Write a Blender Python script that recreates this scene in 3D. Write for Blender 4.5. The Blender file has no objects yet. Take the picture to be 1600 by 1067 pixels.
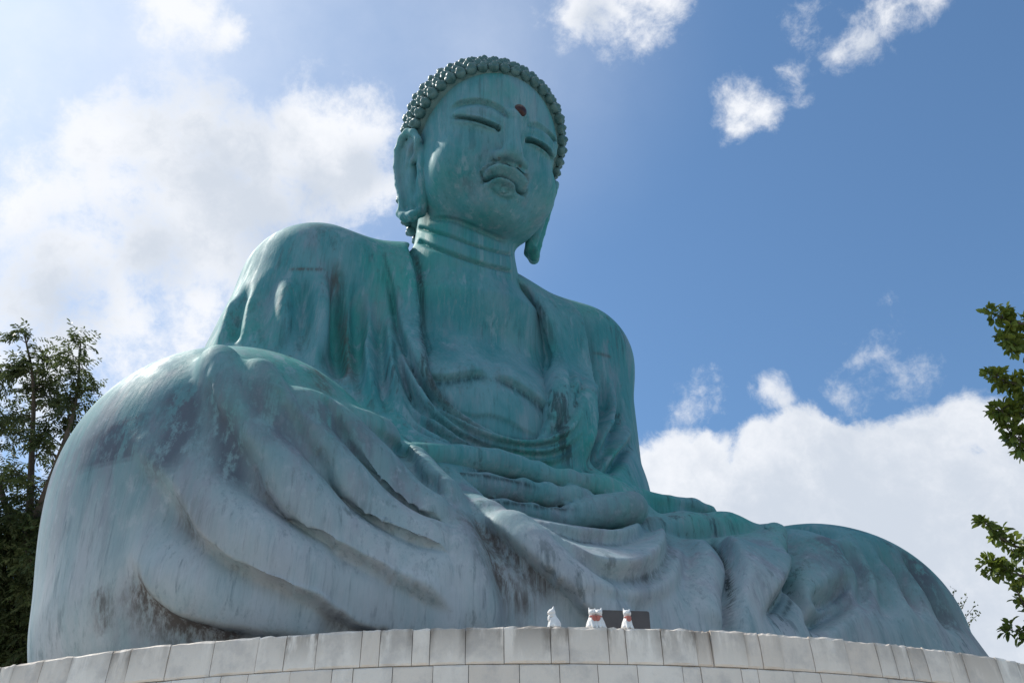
import bpy, bmesh, math, random
import numpy as np
from mathutils import Vector, Matrix

# ------------------------------------------------------------------ camera
scene = bpy.context.scene
PW, PH = 1600, 1067
FPX = 1400.0
TH, DIST, CZ, PIT, AIM, ROLL = .395, 9.893, -2.221, .660, .074, -.021
CAM = np.array([-DIST*math.sin(TH), -DIST*math.cos(TH), CZ])
_yaw = TH+AIM
FWD = np.array([math.sin(_yaw)*math.cos(PIT), math.cos(_yaw)*math.cos(PIT), math.sin(PIT)])
_r = np.array([math.cos(_yaw), -math.sin(_yaw), 0.0]); _u = np.cross(_r, FWD)
RGT = _r*math.cos(ROLL)+_u*math.sin(ROLL); UPV = _u*math.cos(ROLL)-_r*math.sin(ROLL)
cd = bpy.data.cameras.new("camera"); cam = bpy.data.objects.new("camera", cd)
scene.collection.objects.link(cam)
cd.sensor_width = 36; cd.lens = FPX/PW*36; cd.clip_start = .1; cd.clip_end = 5000
cam.matrix_world = Matrix(((RGT[0],UPV[0],-FWD[0],CAM[0]),(RGT[1],UPV[1],-FWD[1],CAM[1]),(RGT[2],UPV[2],-FWD[2],CAM[2]),(0,0,0,1)))
scene.camera = cam
# ------------------------------------------------------------------ sky, clouds, sun, exposure
SUN_AZ, SUN_EL = -38.0, 52.0
def px_dir(px, py):
    d = FWD*FPX+RGT*(px-PW/2)-UPV*(py-PH/2); return d/np.linalg.norm(d)
world = bpy.data.worlds.new("World"); scene.world = world; world.use_nodes = True
wt = world.node_tree; wn, wl = wt.nodes, wt.links
def wnode(t, **kw):
    n = wn.new(t)
    for k, v in kw.items(): setattr(n, k, v)
    return n
def wmath(op, a, b=None, c=None, clamp=False):
    n = wnode('ShaderNodeMath', operation=op, use_clamp=clamp)
    for i, v in enumerate((a, b, c)):
        if v is None: continue
        if isinstance(v, (int, float)): n.inputs[i].default_value = v
        else: wl.new(v, n.inputs[i])
    return n.outputs[0]
sky = wnode('ShaderNodeTexSky', sky_type='NISHITA', sun_disc=False)
sky.sun_elevation = math.radians(SUN_EL); sky.sun_rotation = math.radians(SUN_AZ)
sky.air_density = 1.0; sky.dust_density = .5; sky.ozone_density = 1.4
bg = wn['Background']; SKY_STRENGTH = .088; bg.inputs[1].default_value = SKY_STRENGTH
tc = wnode('ShaderNodeTexCoord'); DIRV = tc.outputs['Generated']
def noise(scale, detail, rough, vec, off=0.0):
    n = wnode('ShaderNodeTexNoise'); n.inputs['Scale'].default_value = scale; n.inputs['Detail'].default_value = detail; n.inputs['Roughness'].default_value = rough
    if off:
        a = wnode('ShaderNodeVectorMath', operation='ADD'); wl.new(vec, a.inputs[0]); a.inputs[1].default_value = (off, off*.7, -off); vec = a.outputs[0]
    wl.new(vec, n.inputs['Vector']); return n
nz = noise(5.5, 5, .55, DIRV)
w1 = wnode('ShaderNodeVectorMath', operation='SUBTRACT'); wl.new(nz.outputs['Color'], w1.inputs[0]); w1.inputs[1].default_value = (.5, .5, .5)
w2 = wnode('ShaderNodeVectorMath', operation='SCALE'); wl.new(w1.outputs[0], w2.inputs[0]); w2.inputs['Scale'].default_value = .075
w3 = wnode('ShaderNodeVectorMath', operation='ADD'); wl.new(DIRV, w3.inputs[0]); wl.new(w2.outputs[0], w3.inputs[1])
WARP = w3.outputs[0]
# bodies of cloud: (direction by where it stands in the view, radius, weight)
CLOUDS = [
 # big bank on the left
 (170,215,70,1.),(250,240,90,1.),(300,195,60,1.),(360,230,80,1.),(430,250,70,1.),(500,205,75,1.1),(560,200,60,1.),(520,260,80,1.),(420,300,110,1.),(300,310,120,1.1),(200,300,90,.9),
 (590,300,45,.9),(500,330,80,.8),(230,380,110,1.),(340,400,90,1.),(120,420,110,.9),(60,480,90,.8),(200,480,120,.9),(320,480,90,.9),(20,330,70,.7),(120,560,120,.8),(20,600,100,.6),(300,560,80,.8),(30,260,50,.6),
 # top
 (300,8,48,.9),(345,30,38,.9),(260,-20,60,.9),(920,15,55,1.),(990,20,55,1.),(1050,25,45,.9),(1000,-20,80,1.),
 (1330,62,50,1.),(1380,28,50,1.),(1300,85,35,.9),(1430,0,45,.9),(1240,52,36,.5),
 (1150,165,38,1.),(1185,180,35,.95),(1140,205,28,.8),(1235,120,32,.9),(1250,155,22,.8),
 # small ones
 (1200,624,30,.85),(1172,622,22,.7),(1226,632,22,.7),(1080,632,36,.5),(1340,612,26,.35),(1380,542,28,.22),(1450,572,28,.24),
 # bank on the right, low
 (1050,725,55,1.),(1100,720,50,1.1),(1010,760,70,1.),(1180,700,45,1.1),(1240,700,60,1.1),(1290,690,55,1.1),(1350,720,60,1.1),(1400,700,50,1.),(1450,680,55,1.1),(1510,670,58,1.15),(1570,700,60,1.),(1600,700,60,1.),
 (1080,790,100,1.2),(1200,780,110,1.3),(1330,790,110,1.3),(1460,780,120,1.3),(1580,790,110,1.2),(1450,880,150,1.3),(1600,900,160,1.3),(1300,880,140,1.3),(1560,1000,150,1.2),(1150,870,120,1.2),(1690,800,150,1.2),(1690,1000,170,1.),
 # beyond the picture
 (-250,300,200,.8),(-150,600,220,.8),(1800,300,120,.7),(2000,700,200,1.),(-500,0,200,.7),(600,-500,200,.9),(1300,-600,250,.8),(0,1000,200,.8),(300,1100,250,.8),
]
SPHERE = [(-110,58,.40,1.2),(-160,66,.38,1.1),(165,68,.38,1.1),(-75,76,.36,1.2),(100,72,.34,1.1),(0,86,.34,1.1)]   # unseen clouds added overhead and behind to light the statue (azimuth, elevation, radius, weight)
field = None; field_b = None
for (a_, e_, ang, wgt) in SPHERE:
    a_, e_ = math.radians(a_), math.radians(e_)
    v = wnode('ShaderNodeVectorMath', operation='DISTANCE'); wl.new(WARP, v.inputs[0]); v.inputs[1].default_value = (math.sin(a_)*math.cos(e_), math.cos(a_)*math.cos(e_), math.sin(e_))
    q = wmath('MULTIPLY_ADD', v.outputs['Value'], -wgt/ang, wgt); field = q if field is None else wmath('SMOOTH_MAX', field, q, .25)
for (cx, cy, rr, wgt) in CLOUDS:
    d = px_dir(cx, cy); off = np.array([cx-PW/2, cy-PH/2]); ang = rr*math.sqrt(FPX**2)/(FPX**2+off@off)*math.sqrt(1+(off@off)/FPX**2)*(1.15 if cy > 650 else 1.3 if rr < 60 else 1.45); wgt *= .75 if rr < 60 else .85
    v = wnode('ShaderNodeVectorMath', operation='DISTANCE'); wl.new(WARP, v.inputs[0]); v.inputs[1].default_value = d
    q = wmath('MULTIPLY_ADD', v.outputs['Value'], -wgt/ang, wgt)          # weight at the centre, 0 at the rim
    if cx > 980 and cy > 650: field_b = q if field_b is None else wmath('SMOOTH_MAX', field_b, q, .2)
    else: field = q if field is None else wmath('SMOOTH_MAX', field, q, .25)
fb = noise(7.0, 10, .62, DIRV, 3.1); fine = noise(30.0, 9, .70, WARP, 1.3)
dens = wmath('ADD', field, wmath('MULTIPLY_ADD', fb.outputs[0], 2.0, -1.0))
dens = wmath('ADD', dens, wmath('MULTIPLY_ADD', fine.outputs[0], 1.2, -.6))
dens_b = wmath('ADD', field_b, wmath('MULTIPLY_ADD', fb.outputs[0], .8, -.46))
dens_b = wmath('ADD', dens_b, wmath('MULTIPLY_ADD', fine.outputs[0], .75, -.40))
dens_b = wmath('MULTIPLY', dens_b, 2.2)
dens = wmath('SMOOTH_MAX', dens, dens_b, .1)
mr = wnode('ShaderNodeMapRange', interpolation_type='SMOOTHSTEP'); wl.new(dens, mr.inputs[0]); mr.inputs[1].default_value = .0; mr.inputs[2].default_value = .72
alpha = wmath('MULTIPLY', mr.outputs[0], .96)
# thin milky cloud towards the sun
veil = None
for (cx, cy, rad, amt) in ((20,20,.60,.62),(420,120,.42,.34),(150,420,.5,.25),(720,40,.30,.30)):
    v = wnode('ShaderNodeVectorMath', operation='DISTANCE'); wl.new(WARP, v.inputs[0]); v.inputs[1].default_value = px_dir(cx, cy)
    q = wnode('ShaderNodeMapRange', interpolation_type='SMOOTHSTEP'); wl.new(v.outputs['Value'], q.inputs[0]); q.inputs[1].default_value = 0; q.inputs[2].default_value = rad; q.inputs[3].default_value = amt; q.inputs[4].default_value = 0
    veil = q.outputs[0] if veil is None else wmath('MAXIMUM', veil, q.outputs[0])
veil = wmath('MULTIPLY', veil, wmath('MULTIPLY_ADD', fb.outputs[0], 1.2, .4), clamp=True)
# thick hearts of the clouds are greyer than their edges
th = wnode('ShaderNodeMapRange', interpolation_type='SMOOTHSTEP'); th.inputs[1].default_value = -.3; th.inputs[2].default_value = 1.0
tn = noise(4.0, 6, .5, DIRV, 7.7)
SHADE = [(350,275,110),(405,335,100),(240,395,70),(490,300,60),(560,265,40),(100,470,80),(1400,850,260),(1200,810,120),(1600,890,250),(1330,770,70),(1500,760,70),(940,25,30),(1340,75,30)]
shade = None
for (cx, cy, rr) in SHADE:
    d = px_dir(cx, cy); off = np.array([cx-PW/2, cy-PH/2]); ang = rr*FPX/(FPX**2+off@off)*math.sqrt(1+(off@off)/FPX**2)*1.3
    v = wnode('ShaderNodeVectorMath', operation='DISTANCE'); wl.new(WARP, v.inputs[0]); v.inputs[1].default_value = d
    q = wmath('MULTIPLY_ADD', v.outputs['Value'], -1/ang, 1); shade = q if shade is None else wmath('SMOOTH_MAX', shade, q, .3)
wl.new(wmath('ADD', shade, wmath('ADD', wmath('MULTIPLY_ADD', tn.outputs[0], 1.0, -.5), wmath('ADD', wmath('MULTIPLY_ADD', fine.outputs[0], 1.3, -.65), wmath('MULTIPLY_ADD', fb.outputs[0], 1.7, -.85)))), th.inputs[0])
ccol = wnode('ShaderNodeMix', data_type='RGBA'); wl.new(th.outputs[0], ccol.inputs[0])
CW = 1/SKY_STRENGTH
ccol.inputs[6].default_value = (.50*CW, .51*CW, .53*CW, 1); ccol.inputs[7].default_value = (.345*CW, .375*CW, .42*CW, 1)
mixc = wnode('ShaderNodeMix', data_type='RGBA'); wl.new(alpha, mixc.inputs[0]); 
tint = wnode('ShaderNodeMix', data_type='RGBA', blend_type='MULTIPLY'); tint.inputs[0].default_value = 1; wl.new(sky.outputs[0], tint.inputs[6]); tint.inputs[7].default_value = (.70, .885, .96, 1)
mixv = wnode('ShaderNodeMix', data_type='RGBA'); wl.new(veil, mixv.inputs[0]); wl.new(tint.outputs[2], mixv.inputs[6]); mixv.inputs[7].default_value = (.47*CW, .50*CW, .56*CW, 1)
wl.new(mixv.outputs[2], mixc.inputs[6]); wl.new(ccol.outputs[2], mixc.inputs[7])
wl.new(mixc.outputs[2], bg.inputs[0])
az, el = math.radians(SUN_AZ), math.radians(SUN_EL)
sun_data = bpy.data.lights.new("sun", 'SUN'); sun_data.energy = 2.9; sun_data.angle = math.radians(2.0); sun_data.color = (1, .95, .87)
sun = bpy.data.objects.new("sun", sun_data); scene.collection.objects.link(sun)
sun.rotation_euler = Vector((math.sin(az)*math.cos(el), math.cos(az)*math.cos(el), math.sin(el))).to_track_quat('Z', 'Y').to_euler()
vs = scene.view_settings; vs.view_transform = 'Standard'; vs.look = 'None'; vs.gamma = 1; vs.exposure = .95
# ------------------------------------------------------------------ sculpting helpers (signed distance fields)
def rays(px):
    px = np.asarray(px, float).reshape(-1, 2)
    d = FWD[None]*FPX + RGT[None]*(px[:, :1]-PW/2) - UPV[None]*(px[:, 1:]-PH/2)
    return d/np.linalg.norm(d, axis=1, keepdims=True)
def at_plane(px, n, c):
    d = rays(px); n = np.asarray(n, float)
    t = (c - CAM@n)/(d@n)
    return CAM+d*t[:, None]
def smin(a, b, k):
    if k <= 0: return np.minimum(a, b)
    h = np.maximum(k-np.abs(a-b), 0)/k
    return np.minimum(a, b)-h*h*k*.25
def smax(a, b, k): return -smin(-a, -b, k)
class Ell:
    def __init__(s, c, r, rx=0, rz=0):
        s.c, s.r = np.array(c, float), np.array(r, float)
        a, b = math.radians(rx), math.radians(rz)
        Rx = np.array([[1,0,0],[0,math.cos(a),-math.sin(a)],[0,math.sin(a),math.cos(a)]])
        Rz = np.array([[math.cos(b),-math.sin(b),0],[math.sin(b),math.cos(b),0],[0,0,1]])
        s.M = (Rz@Rx).T
        m = s.r.max(); s.lo, s.hi = s.c-m, s.c+m
    def __call__(s, X, Y, Z):
        x, y, z = X-s.c[0], Y-s.c[1], Z-s.c[2]
        M = s.M
        p = [M[i,0]*x+M[i,1]*y+M[i,2]*z for i in range(3)]
        r = s.r
        k0 = np.sqrt((p[0]/r[0])**2+(p[1]/r[1])**2+(p[2]/r[2])**2)
        k1 = np.sqrt((p[0]/r[0]**2)**2+(p[1]/r[1]**2)**2+(p[2]/r[2]**2)**2)+1e-9
        return k0*(k0-1)/k1
class Con:
    def __init__(s, a, b, ra, rb):
        s.a, s.b, s.ra, s.rb = np.array(a, float), np.array(b, float), ra, rb
        s.lo = np.minimum(s.a-ra, s.b-rb); s.hi = np.maximum(s.a+ra, s.b+rb)
    def __call__(s, X, Y, Z):
        ba = s.b-s.a; L = ba@ba
        x, y, z = X-s.a[0], Y-s.a[1], Z-s.a[2]
        h = np.clip((x*ba[0]+y*ba[1]+z*ba[2])/L, 0, 1)
        return np.sqrt((x-ba[0]*h)**2+(y-ba[1]*h)**2+(z-ba[2]*h)**2)-(s.ra+(s.rb-s.ra)*h)
class Fun:                                     # any function of X, Y, Z with its bounds
    def __init__(s, f, lo, hi): s.f, s.lo, s.hi = f, np.array(lo, float), np.array(hi, float)
    def __call__(s, X, Y, Z): return s.f(X, Y, Z)
def chain(P, R):
    R = [R]*len(P) if np.isscalar(R) else R
    return [Con(P[i], P[i+1], R[i], R[i+1]) for i in range(len(P)-1)]
class Field:                                   # list of (prim, k, op)
    def __init__(s, far=1.6): s.items = []; s.far = far
    def add(s, prim, k=.3, op='u'):
        for p in (prim if isinstance(prim, list) else [prim]): s.items.append((p, k, op))
        return s
    def sym(s, cls, k=.3, op='u', **kw):
        def m(v): return (-v[0], v[1], v[2])
        a = kw
        if cls is Con:
            s.add(Con(a['a'], a['b'], a['ra'], a['rb']), k, op); s.add(Con(m(a['a']), m(a['b']), a['ra'], a['rb']), k, op)
        else:
            s.add(Ell(a['c'], a['r'], a.get('rx', 0), a.get('rz', 0)), k, op); s.add(Ell(m(a['c']), a['r'], a.get('rx', 0), -a.get('rz', 0)), k, op)
        return s
    def comb(s, D, p, k, op, X, Y, Z):
        v = p(X, Y, Z)
        if op == 'u': return smin(D, v, k)
        if op == 's': return smax(D, -v, k)
        return smax(D, v, k)
    def __call__(s, P):
        X, Y, Z = P[:, 0], P[:, 1], P[:, 2]
        D = np.full(len(P), s.far)
        for p, k, op in s.items: D = s.comb(D, p, k, op, X, Y, Z)
        return D
    def grid(s, lo, hi, h):
        lo = np.array(lo, float); n = np.ceil((np.array(hi)-lo)/h).astype(int)+1
        ax = [(lo[i]+h*np.arange(n[i])).astype(np.float32) for i in range(3)]
        D = np.full(n, s.far, np.float32)
        for p, k, op in s.items:
            m = k+.25
            i0 = np.clip(np.floor((p.lo-m-lo)/h).astype(int), 0, n); i1 = np.clip(np.ceil((p.hi+m-lo)/h).astype(int)+1, 0, n)
            if op == 'i': i0, i1 = np.zeros(3, int), n
            if (i1 <= i0).any(): continue
            sl = tuple(slice(a, b) for a, b in zip(i0, i1))
            X = ax[0][sl[0]][:, None, None]; Y = ax[1][sl[1]][None, :, None]; Z = ax[2][sl[2]][None, None, :]
            D[sl] = s.comb(D[sl], p, k, op, X, Y, Z)
        return D, lo, h
    def trace(s, px, t0=4., t1=26.):
        d = rays(px); t = np.full(len(d), t0)
        for _ in range(90):
            f = s(CAM+d*t[:, None]); t = t+np.clip(f*.75, -.3, 1.2)
            t = np.minimum(t, t1)
        return CAM+d*t[:, None], np.abs(s(CAM+d*t[:, None])) < .05
    def normal(s, P, e=.01):
        N = np.stack([s(P+np.eye(3)[i]*e)-s(P-np.eye(3)[i]*e) for i in range(3)], 1)
        return N/(np.linalg.norm(N, axis=1, keepdims=True)+1e-9)
def surface_nets(D, lo, h):
    S = D < 0
    n = D.shape
    cs = sum(S[i:n[0]-1+i, j:n[1]-1+j, k:n[2]-1+k].astype(np.int8) for i in (0,1) for j in (0,1) for k in (0,1))
    act = (cs > 0) & (cs < 8)
    idx = np.full(act.shape, -1, np.int32); cells = np.argwhere(act); idx[act] = np.arange(len(cells))
    acc = np.zeros((len(cells), 3)); cnt = np.zeros(len(cells))
    cor = [(i,j,k) for i in (0,1) for j in (0,1) for k in (0,1)]
    V = {c: D[cells[:,0]+c[0], cells[:,1]+c[1], cells[:,2]+c[2]].astype(float) for c in cor}
    for a in cor:
        for ax_ in range(3):
            if a[ax_]: continue
            b = list(a); b[ax_] = 1; b = tuple(b)
            va, vb = V[a], V[b]; m = (va < 0) != (vb < 0)
            t = np.where(m, va/np.where(m, va-vb, 1), 0)
            p = np.array(a, float)[None]+np.zeros((len(cells), 3)); p[:, ax_] += t
            acc[m] += p[m]; cnt[m] += 1
    P = lo+h*(cells+acc/cnt[:, None])
    Q = []
    for ax_ in range(3):
        sl0 = [slice(1, -1)]*3; sl0[ax_] = slice(0, n[ax_]-1); sl1 = list(sl0); sl1[ax_] = slice(1, n[ax_])
        A, B = S[tuple(sl0)], S[tuple(sl1)]
        for flip in (0, 1):
            m = (A & ~B) if not flip else (~A & B)
            e = np.argwhere(m); e = e+[0 if i == ax_ else 1 for i in range(3)]
            u, v = [(1,2),(2,0),(0,1)][ax_]
            du = np.zeros(3, int); du[u] = 1; dv = np.zeros(3, int); dv[v] = 1
            q = [e-du-dv, e-dv, e, e-du]
            q = np.stack([idx[w[:,0], w[:,1], w[:,2]] for w in q], 1)
            Q.append(q[:, ::-1] if flip else q)
    Q = np.concatenate(Q); Q = Q[(Q >= 0).all(1)]
    return P, Q
def subdivide(P, Q):
    e = np.concatenate([Q[:, [i, (i+1) % 4]] for i in range(4)]); es = np.sort(e, 1)
    key = es[:,0].astype(np.int64)*len(P)+es[:,1]
    uk, inv = np.unique(key, return_inverse=True)
    mid = (P[uk//len(P)]+P[uk % len(P)])/2
    nf = len(Q); E = inv.reshape(4, nf).T+len(P); C = len(P)+len(uk)+np.arange(nf)
    P2 = np.concatenate([P, mid, P[Q].mean(1)])
    Q2 = np.concatenate([np.stack([Q[:, i], E[:, i], C, E[:, (i+3) % 4]], 1) for i in range(4)])
    return P2, Q2
def snap(F, P, n=2, lim=.05):
    for _ in range(n):
        f = F(P); N = F.normal(P); P = P-N*np.clip(f, -lim, lim)[:, None]
    return P, N
def mesh_from(name, P, Q, mat, parent=None, smooth=True, attrs=None):
    me = bpy.data.meshes.new(name)
    me.vertices.add(len(P)); me.vertices.foreach_set('co', np.ascontiguousarray(P, np.float32).ravel())
    nl = Q.size; me.loops.add(nl); me.loops.foreach_set('vertex_index', Q.ravel().astype(np.int32))
    me.polygons.add(len(Q)); me.polygons.foreach_set('loop_start', np.arange(0, nl, Q.shape[1], dtype=np.int32))
    me.polygons.foreach_set('loop_total', np.full(len(Q), Q.shape[1], np.int32))
    me.polygons.foreach_set('use_smooth', np.full(len(Q), smooth))
    me.update(calc_edges=True); me.validate()
    for k, v in (attrs or {}).items():
        a = me.attributes.new(k, 'FLOAT', 'POINT'); a.data.foreach_set('value', np.ascontiguousarray(v, np.float32))
    me.materials.append(mat)
    o = bpy.data.objects.new(name, me); scene.collection.objects.link(o)
    if parent: o.parent = parent
    return o
def spline(P, n=60):                           # Catmull-Rom through the points
    P = np.asarray(P, float)
    if len(P) < 3: return P[0]+(P[-1]-P[0])*np.linspace(0, 1, n)[:, None]
    A = np.concatenate([[2*P[0]-P[1]], P, [2*P[-1]-P[-2]]])
    out = []
    m = len(P)-1
    for u in np.linspace(0, m-1e-6, n):
        i = int(u); t = u-i; a, b, c, d = A[i:i+4]
        out.append(.5*((2*b)+(c-a)*t+(2*a-5*b+4*c-d)*t*t+(3*b-a-3*c+d)*t**3))
    return np.array(out)

def relax(P, Q, n=2):
    return np.stack([smooth_field(Q, P[:, i], n) for i in range(3)], 1)
def vnormals(P, Q):
    n = np.cross(P[Q[:,2]]-P[Q[:,0]], P[Q[:,3]]-P[Q[:,1]])
    N = np.stack([sum(np.bincount(Q[:, k], n[:, i], len(P)) for k in range(4)) for i in range(3)], 1)
    return N/(np.linalg.norm(N, axis=1, keepdims=True)+1e-12)
def smooth_field(Q, H, n=2):
    e = np.concatenate([Q[:, [i, (i+1) % 4]] for i in range(4)]); nv = len(H)
    cnt = np.bincount(e[:,0], minlength=nv)+np.bincount(e[:,1], minlength=nv)
    for _ in range(n):
        s = np.bincount(e[:,0], H[e[:,1]], nv)+np.bincount(e[:,1], H[e[:,0]], nv)
        H = .5*H+.5*s/np.maximum(cnt, 1)
    return H
# ------------------------------------------------------------------ materials
class NT:
    def __init__(s, name, rough=.6, spec=.3):
        s.m = bpy.data.materials.new(name); s.m.use_nodes = True; s.t = s.m.node_tree; s.b = s.t.nodes['Principled BSDF']
        s.b.inputs['Roughness'].default_value = rough; s.b.inputs['Specular IOR Level'].default_value = spec
        s.co = s.n('ShaderNodeTexCoord').outputs['Object']
    def n(s, t, **kw):
        n = s.t.nodes.new(t)
        for k, v in kw.items(): setattr(n, k, v)
        return n
    def l(s, a, b): s.t.links.new(a, b)
    def noise(s, scale, detail=4, rough=.55, stretch=(1,1,1), off=(0,0,0), dist=0):
        mp = s.n('ShaderNodeMapping'); s.l(s.co, mp.inputs[0]); mp.inputs['Scale'].default_value = stretch; mp.inputs['Location'].default_value = off
        n = s.n('ShaderNodeTexNoise'); s.l(mp.outputs[0], n.inputs['Vector']); n.inputs['Scale'].default_value = scale
        n.inputs['Detail'].default_value = detail; n.inputs['Roughness'].default_value = rough; n.inputs['Distortion'].default_value = dist
        return n.outputs[0]
    def ramp(s, v, lo, hi, a=0., b=1.):
        r = s.n('ShaderNodeMapRange', interpolation_type='SMOOTHSTEP'); s.l(v, r.inputs[0])
        for i, x in enumerate((lo, hi, a, b)): r.inputs[i+1].default_value = x
        return r.outputs[0]
    def math(s, op, a, b=None, clamp=False):
        n = s.n('ShaderNodeMath', operation=op, use_clamp=clamp)
        for i, v in enumerate((a, b)):
            if v is None: continue
            if isinstance(v, (int, float)): n.inputs[i].default_value = v
            else: s.l(v, n.inputs[i])
        return n.outputs[0]
    def mix(s, f, a, b, blend='MIX'):
        n = s.n('ShaderNodeMix', data_type='RGBA', blend_type=blend)
        for i, v in ((0, f), (6, a), (7, b)):
            if isinstance(v, tuple): n.inputs[i].default_value = v+(1,)
            elif isinstance(v, (int, float)): n.inputs[i].default_value = v
            else: s.l(v, n.inputs[i])
        return n.outputs[2]
    def attr(s, name):
        a = s.n('ShaderNodeAttribute'); a.attribute_name = name; return a.outputs['Fac']
    def sep(s, v=None):
        x = s.n('ShaderNodeSeparateXYZ'); s.l(s.co if v is None else v, x.inputs[0]); return x.outputs
    def bump(s, v, strength, dist):
        b = s.n('ShaderNodeBump'); s.l(v, b.inputs['Height']); b.inputs['Strength'].default_value = strength; b.inputs['Distance'].default_value = dist
        s.l(b.outputs[0], s.b.inputs['Normal'])
    def done(s, col=None):
        if col is not None:
            if isinstance(col, tuple): s.b.inputs['Base Color'].default_value = col+(1,)
            else: s.l(col, s.b.inputs['Base Color'])
        return s.m
def bronze(name, pale=1.0, dirt_shade=True, dirt=1.0):
    k = NT(name, .65, .18)
    big = k.noise(.55, 4, .6, (1,1,.6)); mid = k.noise(1.6, 7, .62, (1,1,.4), (3,1,2)); st = k.noise(7, 6, .68, (1,1,.08), (1,5,2)); fine = k.noise(24, 5, .75, (1,1,.022))
    sp = k.noise(12, 7, .72, (1,1,.6), (9,2,4)); md2 = k.noise(3.4, 6, .65, (1,1,.25), (2,8,1))
    teal = k.mix(k.ramp(mid, .36, .64), (.045,.215,.235), (.120,.275,.305))
    teal = k.mix(k.ramp(md2, .52, .68, 0, .6*dirt), teal, (.185,.265,.315))          # lavender grey bloom
    teal = k.mix(k.ramp(big, .47, .64, 0, .8), teal, (.028,.260,.225))          # bright verdigris
    teal = k.mix(k.ramp(st, .53, .66, 0, .65), teal, (.21,.32,.355))
    teal = k.mix(k.ramp(sp, .56, .70, 0, .45*dirt), teal, (.055,.10,.115))
    # lower parts are more weathered: chalky blue grey and lavender
    z = k.sep()[2]
    zf = k.math('ADD', k.ramp(z, 2.7, .7), k.math('MULTIPLY', k.math('SUBTRACT', md2, .5), 1.5), clamp=True)
    chalk = k.mix(k.ramp(big, .40, .60), (.140,.245,.265), (.240,.310,.340))
    chalk = k.mix(k.ramp(md2, .46, .62, 0, .75), chalk, (.155,.175,.215))
    chalk = k.mix(k.ramp(sp, .52, .66, 0, .55), chalk, (.36,.40,.44))
    chalk = k.mix(k.ramp(st, .54, .72, 0, .55), chalk, (.085,.215,.225))
    z2 = k.ramp(z, 1.7, .0)
    chalk = k.mix(k.math('MULTIPLY', z2, k.ramp(mid, .3, .6, .35, .8)), chalk, (.50,.52,.53))
    col = k.mix(k.math('MULTIPLY', zf, pale), teal, chalk)
    # vertical run marks, dark
    patch = k.ramp(k.noise(.9, 3, .5, (1,1,.5), (5,5,1)), .46, .62)
    run = k.math('MULTIPLY', k.ramp(st, .47, .36), k.math('ADD', k.math('MULTIPLY', patch, .65*dirt), .15*dirt))
    col = k.mix(run, col, (.026,.055,.062))
    col = k.mix(k.math('MULTIPLY', k.ramp(fine, .50, .80), .55), col, (.045,.085,.095))
    col = k.mix(k.math('MULTIPLY', k.ramp(fine, .50, .22), .55), col, (.20,.26,.28))
    if dirt_shade:
        both = k.math('ADD', k.math('MULTIPLY', st, .35), k.math('MULTIPLY', fine, .65))
        a = k.attr('stain'); s2 = k.math('MULTIPLY', a, k.ramp(both, .36, .56))  # brown stains, plus shade painted under some folds
        col = k.mix(k.math('MINIMUM', s2, .88), col, (.080,.062,.053))
        b = k.attr('blotch'); s3 = k.math('MULTIPLY', b, k.ramp(k.math('ADD', k.math('MULTIPLY', sp, .6), k.math('MULTIPLY', st, .4)), .41, .54))
        col = k.mix(k.math('MINIMUM', s3, .8), col, (.085,.090,.118))
        c = k.attr('grime'); s4 = k.math('MULTIPLY', c, k.ramp(both, .34, .56))  # dark streaks, plus shade painted into creases, gaps and edges
        col = k.mix(k.math('MINIMUM', s4, .9), col, (.016,.032,.034))
    k.bump(k.math('ADD', k.math('MULTIPLY', sp, .6), k.math('ADD', st, k.math('MULTIPLY', fine, .5))), .22, .02)
    k.l(k.ramp(st, .3, .7, .58, .8), k.b.inputs['Roughness'])
    return k.done(col)
M_BRONZE = bronze('patinated_bronze'); M_HEAD = bronze('patinated_bronze_face', dirt=.4)
def simple(name, c1, c2, scale=6, rough=.7, bump=.2, dist=.01, stretch=(1,1,1)):
    k = NT(name, rough, .3); n = k.noise(scale, 6, .6, stretch)
    k.bump(n, bump, dist); return k.done(k.mix(k.ramp(n, .35, .65), c1, c2))
M_CURL = simple('curl_bronze', (.045,.115,.118), (.105,.195,.195), 5, .5)
M_JEWEL = simple('red_brown_jewel', (.030,.012,.011), (.055,.02,.016), 9, .35)
def stone():
    k = NT('pale_stone', .85, .2)
    a = k.attr('tone'); n1 = k.noise(6, 6, .65); n2 = k.noise(40, 4, .7); dr = k.noise(9, 5, .65, (1,1,.22), (3,3,3))
    col = k.mix(a, (.77,.665,.565), (.89,.805,.71))
    col = k.mix(k.ramp(n1, .45, .7, 0, .5), col, (.48,.44,.41))
    d = k.attr('drip'); g = k.math('MULTIPLY', d, k.ramp(dr, .36, .52))
    col = k.mix(k.math('MINIMUM', g, .8), col, (.19,.155,.125))
    k.bump(k.math('ADD', n1, k.math('MULTIPLY', n2, .5)), .5, .012)
    return k.done(col)
M_STONE = stone()
M_MORTAR = simple('mortar', (.20,.18,.17), (.28,.26,.25), 20)
M_CERAMIC = simple('white_ceramic', (.70,.68,.66), (.80,.79,.77), 8, .35, .1)
M_BIB = simple('red_bib', (.45,.15,.12), (.52,.20,.17), 20, .8)
M_BOARD = simple('dark_board', (.075,.066,.064), (.095,.085,.082), 4, .6)
M_DARK = simple('dark_ink', (.02,.02,.02), (.03,.03,.03), 4, .6)
M_PAVE = simple('pale_paving', (.28,.265,.245), (.34,.325,.30), 1.5, .9)
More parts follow.
